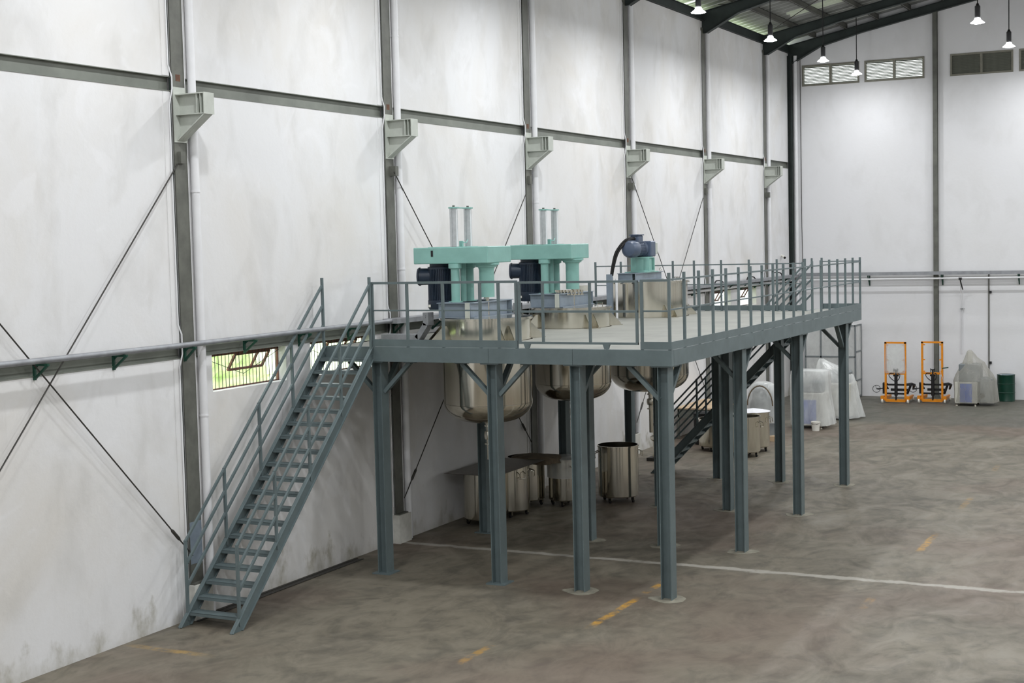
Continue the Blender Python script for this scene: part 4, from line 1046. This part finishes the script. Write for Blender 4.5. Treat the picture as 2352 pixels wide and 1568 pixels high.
# ================================================================ DRUM LIFTERS, COVERED PRESS AND DRUM AT THE FAR WALL
def lifter(x, y, label, wrapped):
    t = thing('drum_lifter', label, 'lifter', (x, y, 0), 'orange drum lifters')
    W2 = .325
    for s in (-1, 1): part('mast_upright', box(B(), x+s*W2-.032, x+s*W2+.032, y-.03, y+.03, .06, 2.05), 'orange', t, smooth=False)
    part('top_bar', box(B(), x-W2-.032, x+W2+.032, y-.03, y+.03, 2.0, 2.06), 'orange', t, smooth=False)
    part('middle_bar', box(B(), x-W2, x+W2, y-.031, y+.029, .96, 1.03), 'orange', t, smooth=False)
    part('base_bar', box(B(), x-W2, x+W2, y-.04, y+.04, .04, .13), 'orange', t, smooth=False)
    for s in (-1, 1):
        lg = part('base_leg', box(B(), x+s*(W2+.05)-.04, x+s*(W2+.05)+.04, y-.05, y+.95, .09, .2), 'orange', t, smooth=False, bevel=.01)
        part('wheel_guard', box(B(), x+s*(W2+.1)-.05, x+s*(W2+.1)+.05, y-.12, y+.06, .12, .24), 'orange', lg, smooth=False)
        for yy_ in (-.08, .85):
            part('wheel', lathe(B(), [(0, x+s*(W2+.1)-.03), (.06, x+s*(W2+.1)-.03), (.075, x+s*(W2+.1)-.02), (.075, x+s*(W2+.1)+.02), (.06, x+s*(W2+.1)+.03), (0, x+s*(W2+.1)+.03)], 18, (y+yy_, .075), 'x'), 'white', lg)
        for z in (1.95, 1.45, 1.06): part('guide_lug', box(B(), x+s*(W2-.06)-.03, x+s*(W2-.06)+.03, y-.02, y+.02, z-.02, z+.02), 'orange', t, smooth=False)
    part('hydraulic_cylinder', lathe(B(), [(0, .1), (.03, .1), (.03, .25), (.055, .25), (.055, .96), (.03, .98), (.03, 1.1), (0, 1.1)], 18, (x+.02, y-.02)), 'black', t)
    part('cylinder_bracket', box(B(), x-.07, x+.11, y-.04, y+.0, .9, .96), 'black', t, smooth=False)
    part('chain_yoke', join([box(B(), x-.06, x-.04, y-.02, y+.02, 1.03, 1.16), box(B(), x+.06, x+.08, y-.02, y+.02, 1.03, 1.16), box(B(), x-.06, x+.08, y-.02, y+.02, 1.1, 1.13)]), 'black', t, smooth=False)
    part('hose', tube(B(), sm([(x-.02, y-.06, .74), (x-.12, y-.07, .82), (x-.2, y-.06, .92), (x-.17, y-.05, 1.0), (x-.05, y-.04, 1.0)]), .014, 7), 'black', t)
    part('hose', tube(B(), sm([(x+.06, y-.06, .74), (x+.14, y-.07, .85), (x+.15, y-.05, .97), (x+.08, y-.04, 1.0)]), .014, 7), 'black', t)
    # clamp carriage behind the mast
    cr = part('carriage', box(B(), x-.30, x+.30, y+.06, y+.10, .28, .34), 'black', t, smooth=False)
    part('carriage_bar', box(B(), x-.34, x+.5, y+.06, y+.10, .58, .64), 'black', cr, smooth=False)
    part('carriage_bar', box(B(), x-.18, x+.42, y+.08, y+.13, .40, .48), 'black', cr, smooth=False)
    for s in (-1, 1):
        part('clamp_arm', tube(B(), [(x+s*.30, y+.1, .62), (x+s*.46, y+.35, .62), (x+s*.50, y+.6, .56), (x+s*.42, y+.8, .40)], [.04, .045, .05, .03], 10), 'black', cr)
        part('clamp_strut', bar(B(), (x+s*.45, y+.3, .6), (x+s*.36, y+.12, .3), .06, .05), 'black', cr, smooth=False)
    part('side_block', box(B(), x-.44, x-.33, y+.03, y+.16, .3, .66), 'black', cr, smooth=False)
    hw = part('hand_wheel', tube(B(), [(x-.63+.12*math.cos(k*PI/10), y-.02+.04*math.cos(k*PI/10), .47+.12*math.sin(k*PI/10)) for k in range(21)], .01, 6), 'black', t)
    part('wheel_spoke', bar(B(), (x-.63, y-.02, .47), (x-.66, y-.03, .58), .012, .012), 'black', hw, smooth=False)
    part('wheel_spoke', bar(B(), (x-.63, y-.02, .47), (x-.53, y+.0, .45), .03, .03), 'black', hw, smooth=False)
    part('wheel_axle', tube(B(), [(x-.63, y-.02, .47), (x-.4, y+.08, .48)], .016, 8), 'black', hw)
    if wrapped:
        w_ = part('film_wrap', drape(x, y, [(1.0, .33, .05, 0, 0, .03), (1.1, .35, .06, 0, 0, .03), (1.4, .34, .055, 0, 0, .02), (1.7, .33, .05, 0, 0, .02), (1.98, .32, .045, 0, 0, .01)], seed=41, sq=5), 'film', t, ang=70)
        w_['label'] = 'crinkled clear film wrapped round the mast'
    else:
        part('side_lever', bar(B(), (x+.33, y-.03, 1.17), (x+.53, y-.05, 1.20), .05, .03), 'green', t, smooth=False)
        part('loose_film', tube(B(), [(x+.26, y-.05, 1.1), (x+.30, y-.06, .95), (x+.36, y-.06, .8), (x+.35, y-.06, .72)], .012, 6), 'film', t)
    return t
lifter(4.065, 49.35, 'orange drum lifter with film wrapped mast, left of the two', True)
lifter(5.215, 49.65, 'bare orange drum lifter beside the gable column, right of the two', False)
t = thing('covered_press', 'machine with a blue front under dusty grey film beside the green drum', 'machine', (6.55, 49.4, 0), 'machines under plastic film')
part('cabinet', box(B(), 6.04, 6.75, 49.05, 49.85, .08, .78), 'beige', t, smooth=False, bevel=.015)
part('blue_panel', box(B(), 6.21, 6.59, 49.04, 49.049, .12, .73), 'blue', t, smooth=False)
part('upper_body', box(B(), 6.15, 6.82, 49.15, 49.8, .78, 1.36), 'cagegrey', t, smooth=False, bevel=.02)
part('top_post', box(B(), 6.38, 6.55, 49.35, 49.5, 1.36, 1.74), 'beige', t, smooth=False)
part('side_unit', box(B(), 6.8, 7.2, 49.2, 49.85, .1, .9), 'cagegrey', t, smooth=False, bevel=.03)
part('side_port', lathe(B(), [(.05, 49.18), (.085, 49.18), (.09, 49.2), (.0, 49.2)], 20, (6.88, .33), 'y'), 'black', t)
for x in (6.1, 6.68):
    for y in (49.1, 49.75): part('foot', lathe(B(), [(0, 0), (.05, 0), (.045, .02), (.02, .03), (.02, .09), (0, .09)], 12, (x, y)), 'ss', t)
part('plastic_cover', drape(6.6, 49.45, [(.12, .68, .56, .08, 0, .09), (.45, .66, .55, .06, 0, .07), (.8, .66, .54, .02, 0, .05), (1.0, .58, .48, 0, 0, .05), (1.2, .46, .40, -.02, 0, .04), (1.4, .34, .33, -.02, 0, .05), (1.56, .2, .2, -.1, 0, .05), (1.76, .09, .1, -.14, 0, .03), (1.8, .05, .05, -.14, 0, .0)], seed=51, sq=2.6), 'filmgrey', t, ang=70)
t = thing('oil_drum', 'dark green steel drum by the far wall', 'drum', (7.4, 50.85, 0))
R = .285
pr = [(0, .0), (R, .0), (R+.008, .012), (R, .03), (R, .28), (R+.012, .295), (R, .31), (R, .57), (R+.012, .585), (R, .60), (R, .86), (R+.008, .875), (R+.004, .89), (R-.01, .885), (R-.012, .87), (0, .87)]
part('drum_shell', lathe(B(), pr, 48, (7.4, 50.85)), 'drum', t)
part('drum_head', lathe(B(), [(0, .876), (R-.014, .876), (R-.014, .871), (0, .871)], 40, (7.4, 50.85)), 'bluegrey', t)
part('bung', lathe(B(), [(0, .892), (.03, .892), (.035, .876), (0, .876)], 14, (7.25, 50.75)), 'pvc', t)
solo('thin_cable', tube(B(), [(.40, YF-.03, 12.0), (.40, YF-.02, 6), (.42, YF-.02, 4.4)], .01, 6), 'rod', 'thin dark cable down the far wall beside the corner', 'cable', (.4, YF-.02, 4.4))
solo('thin_cable', tube(B(), [(.4, YF-.05, 12.0), (.46, YF-.06, 12.25), (.8, YF-.08, 12.42)], .012, 6), 'pvc', 'short white cable curling up to the end rafter', 'cable', (.4, YF-.05, 12.0))
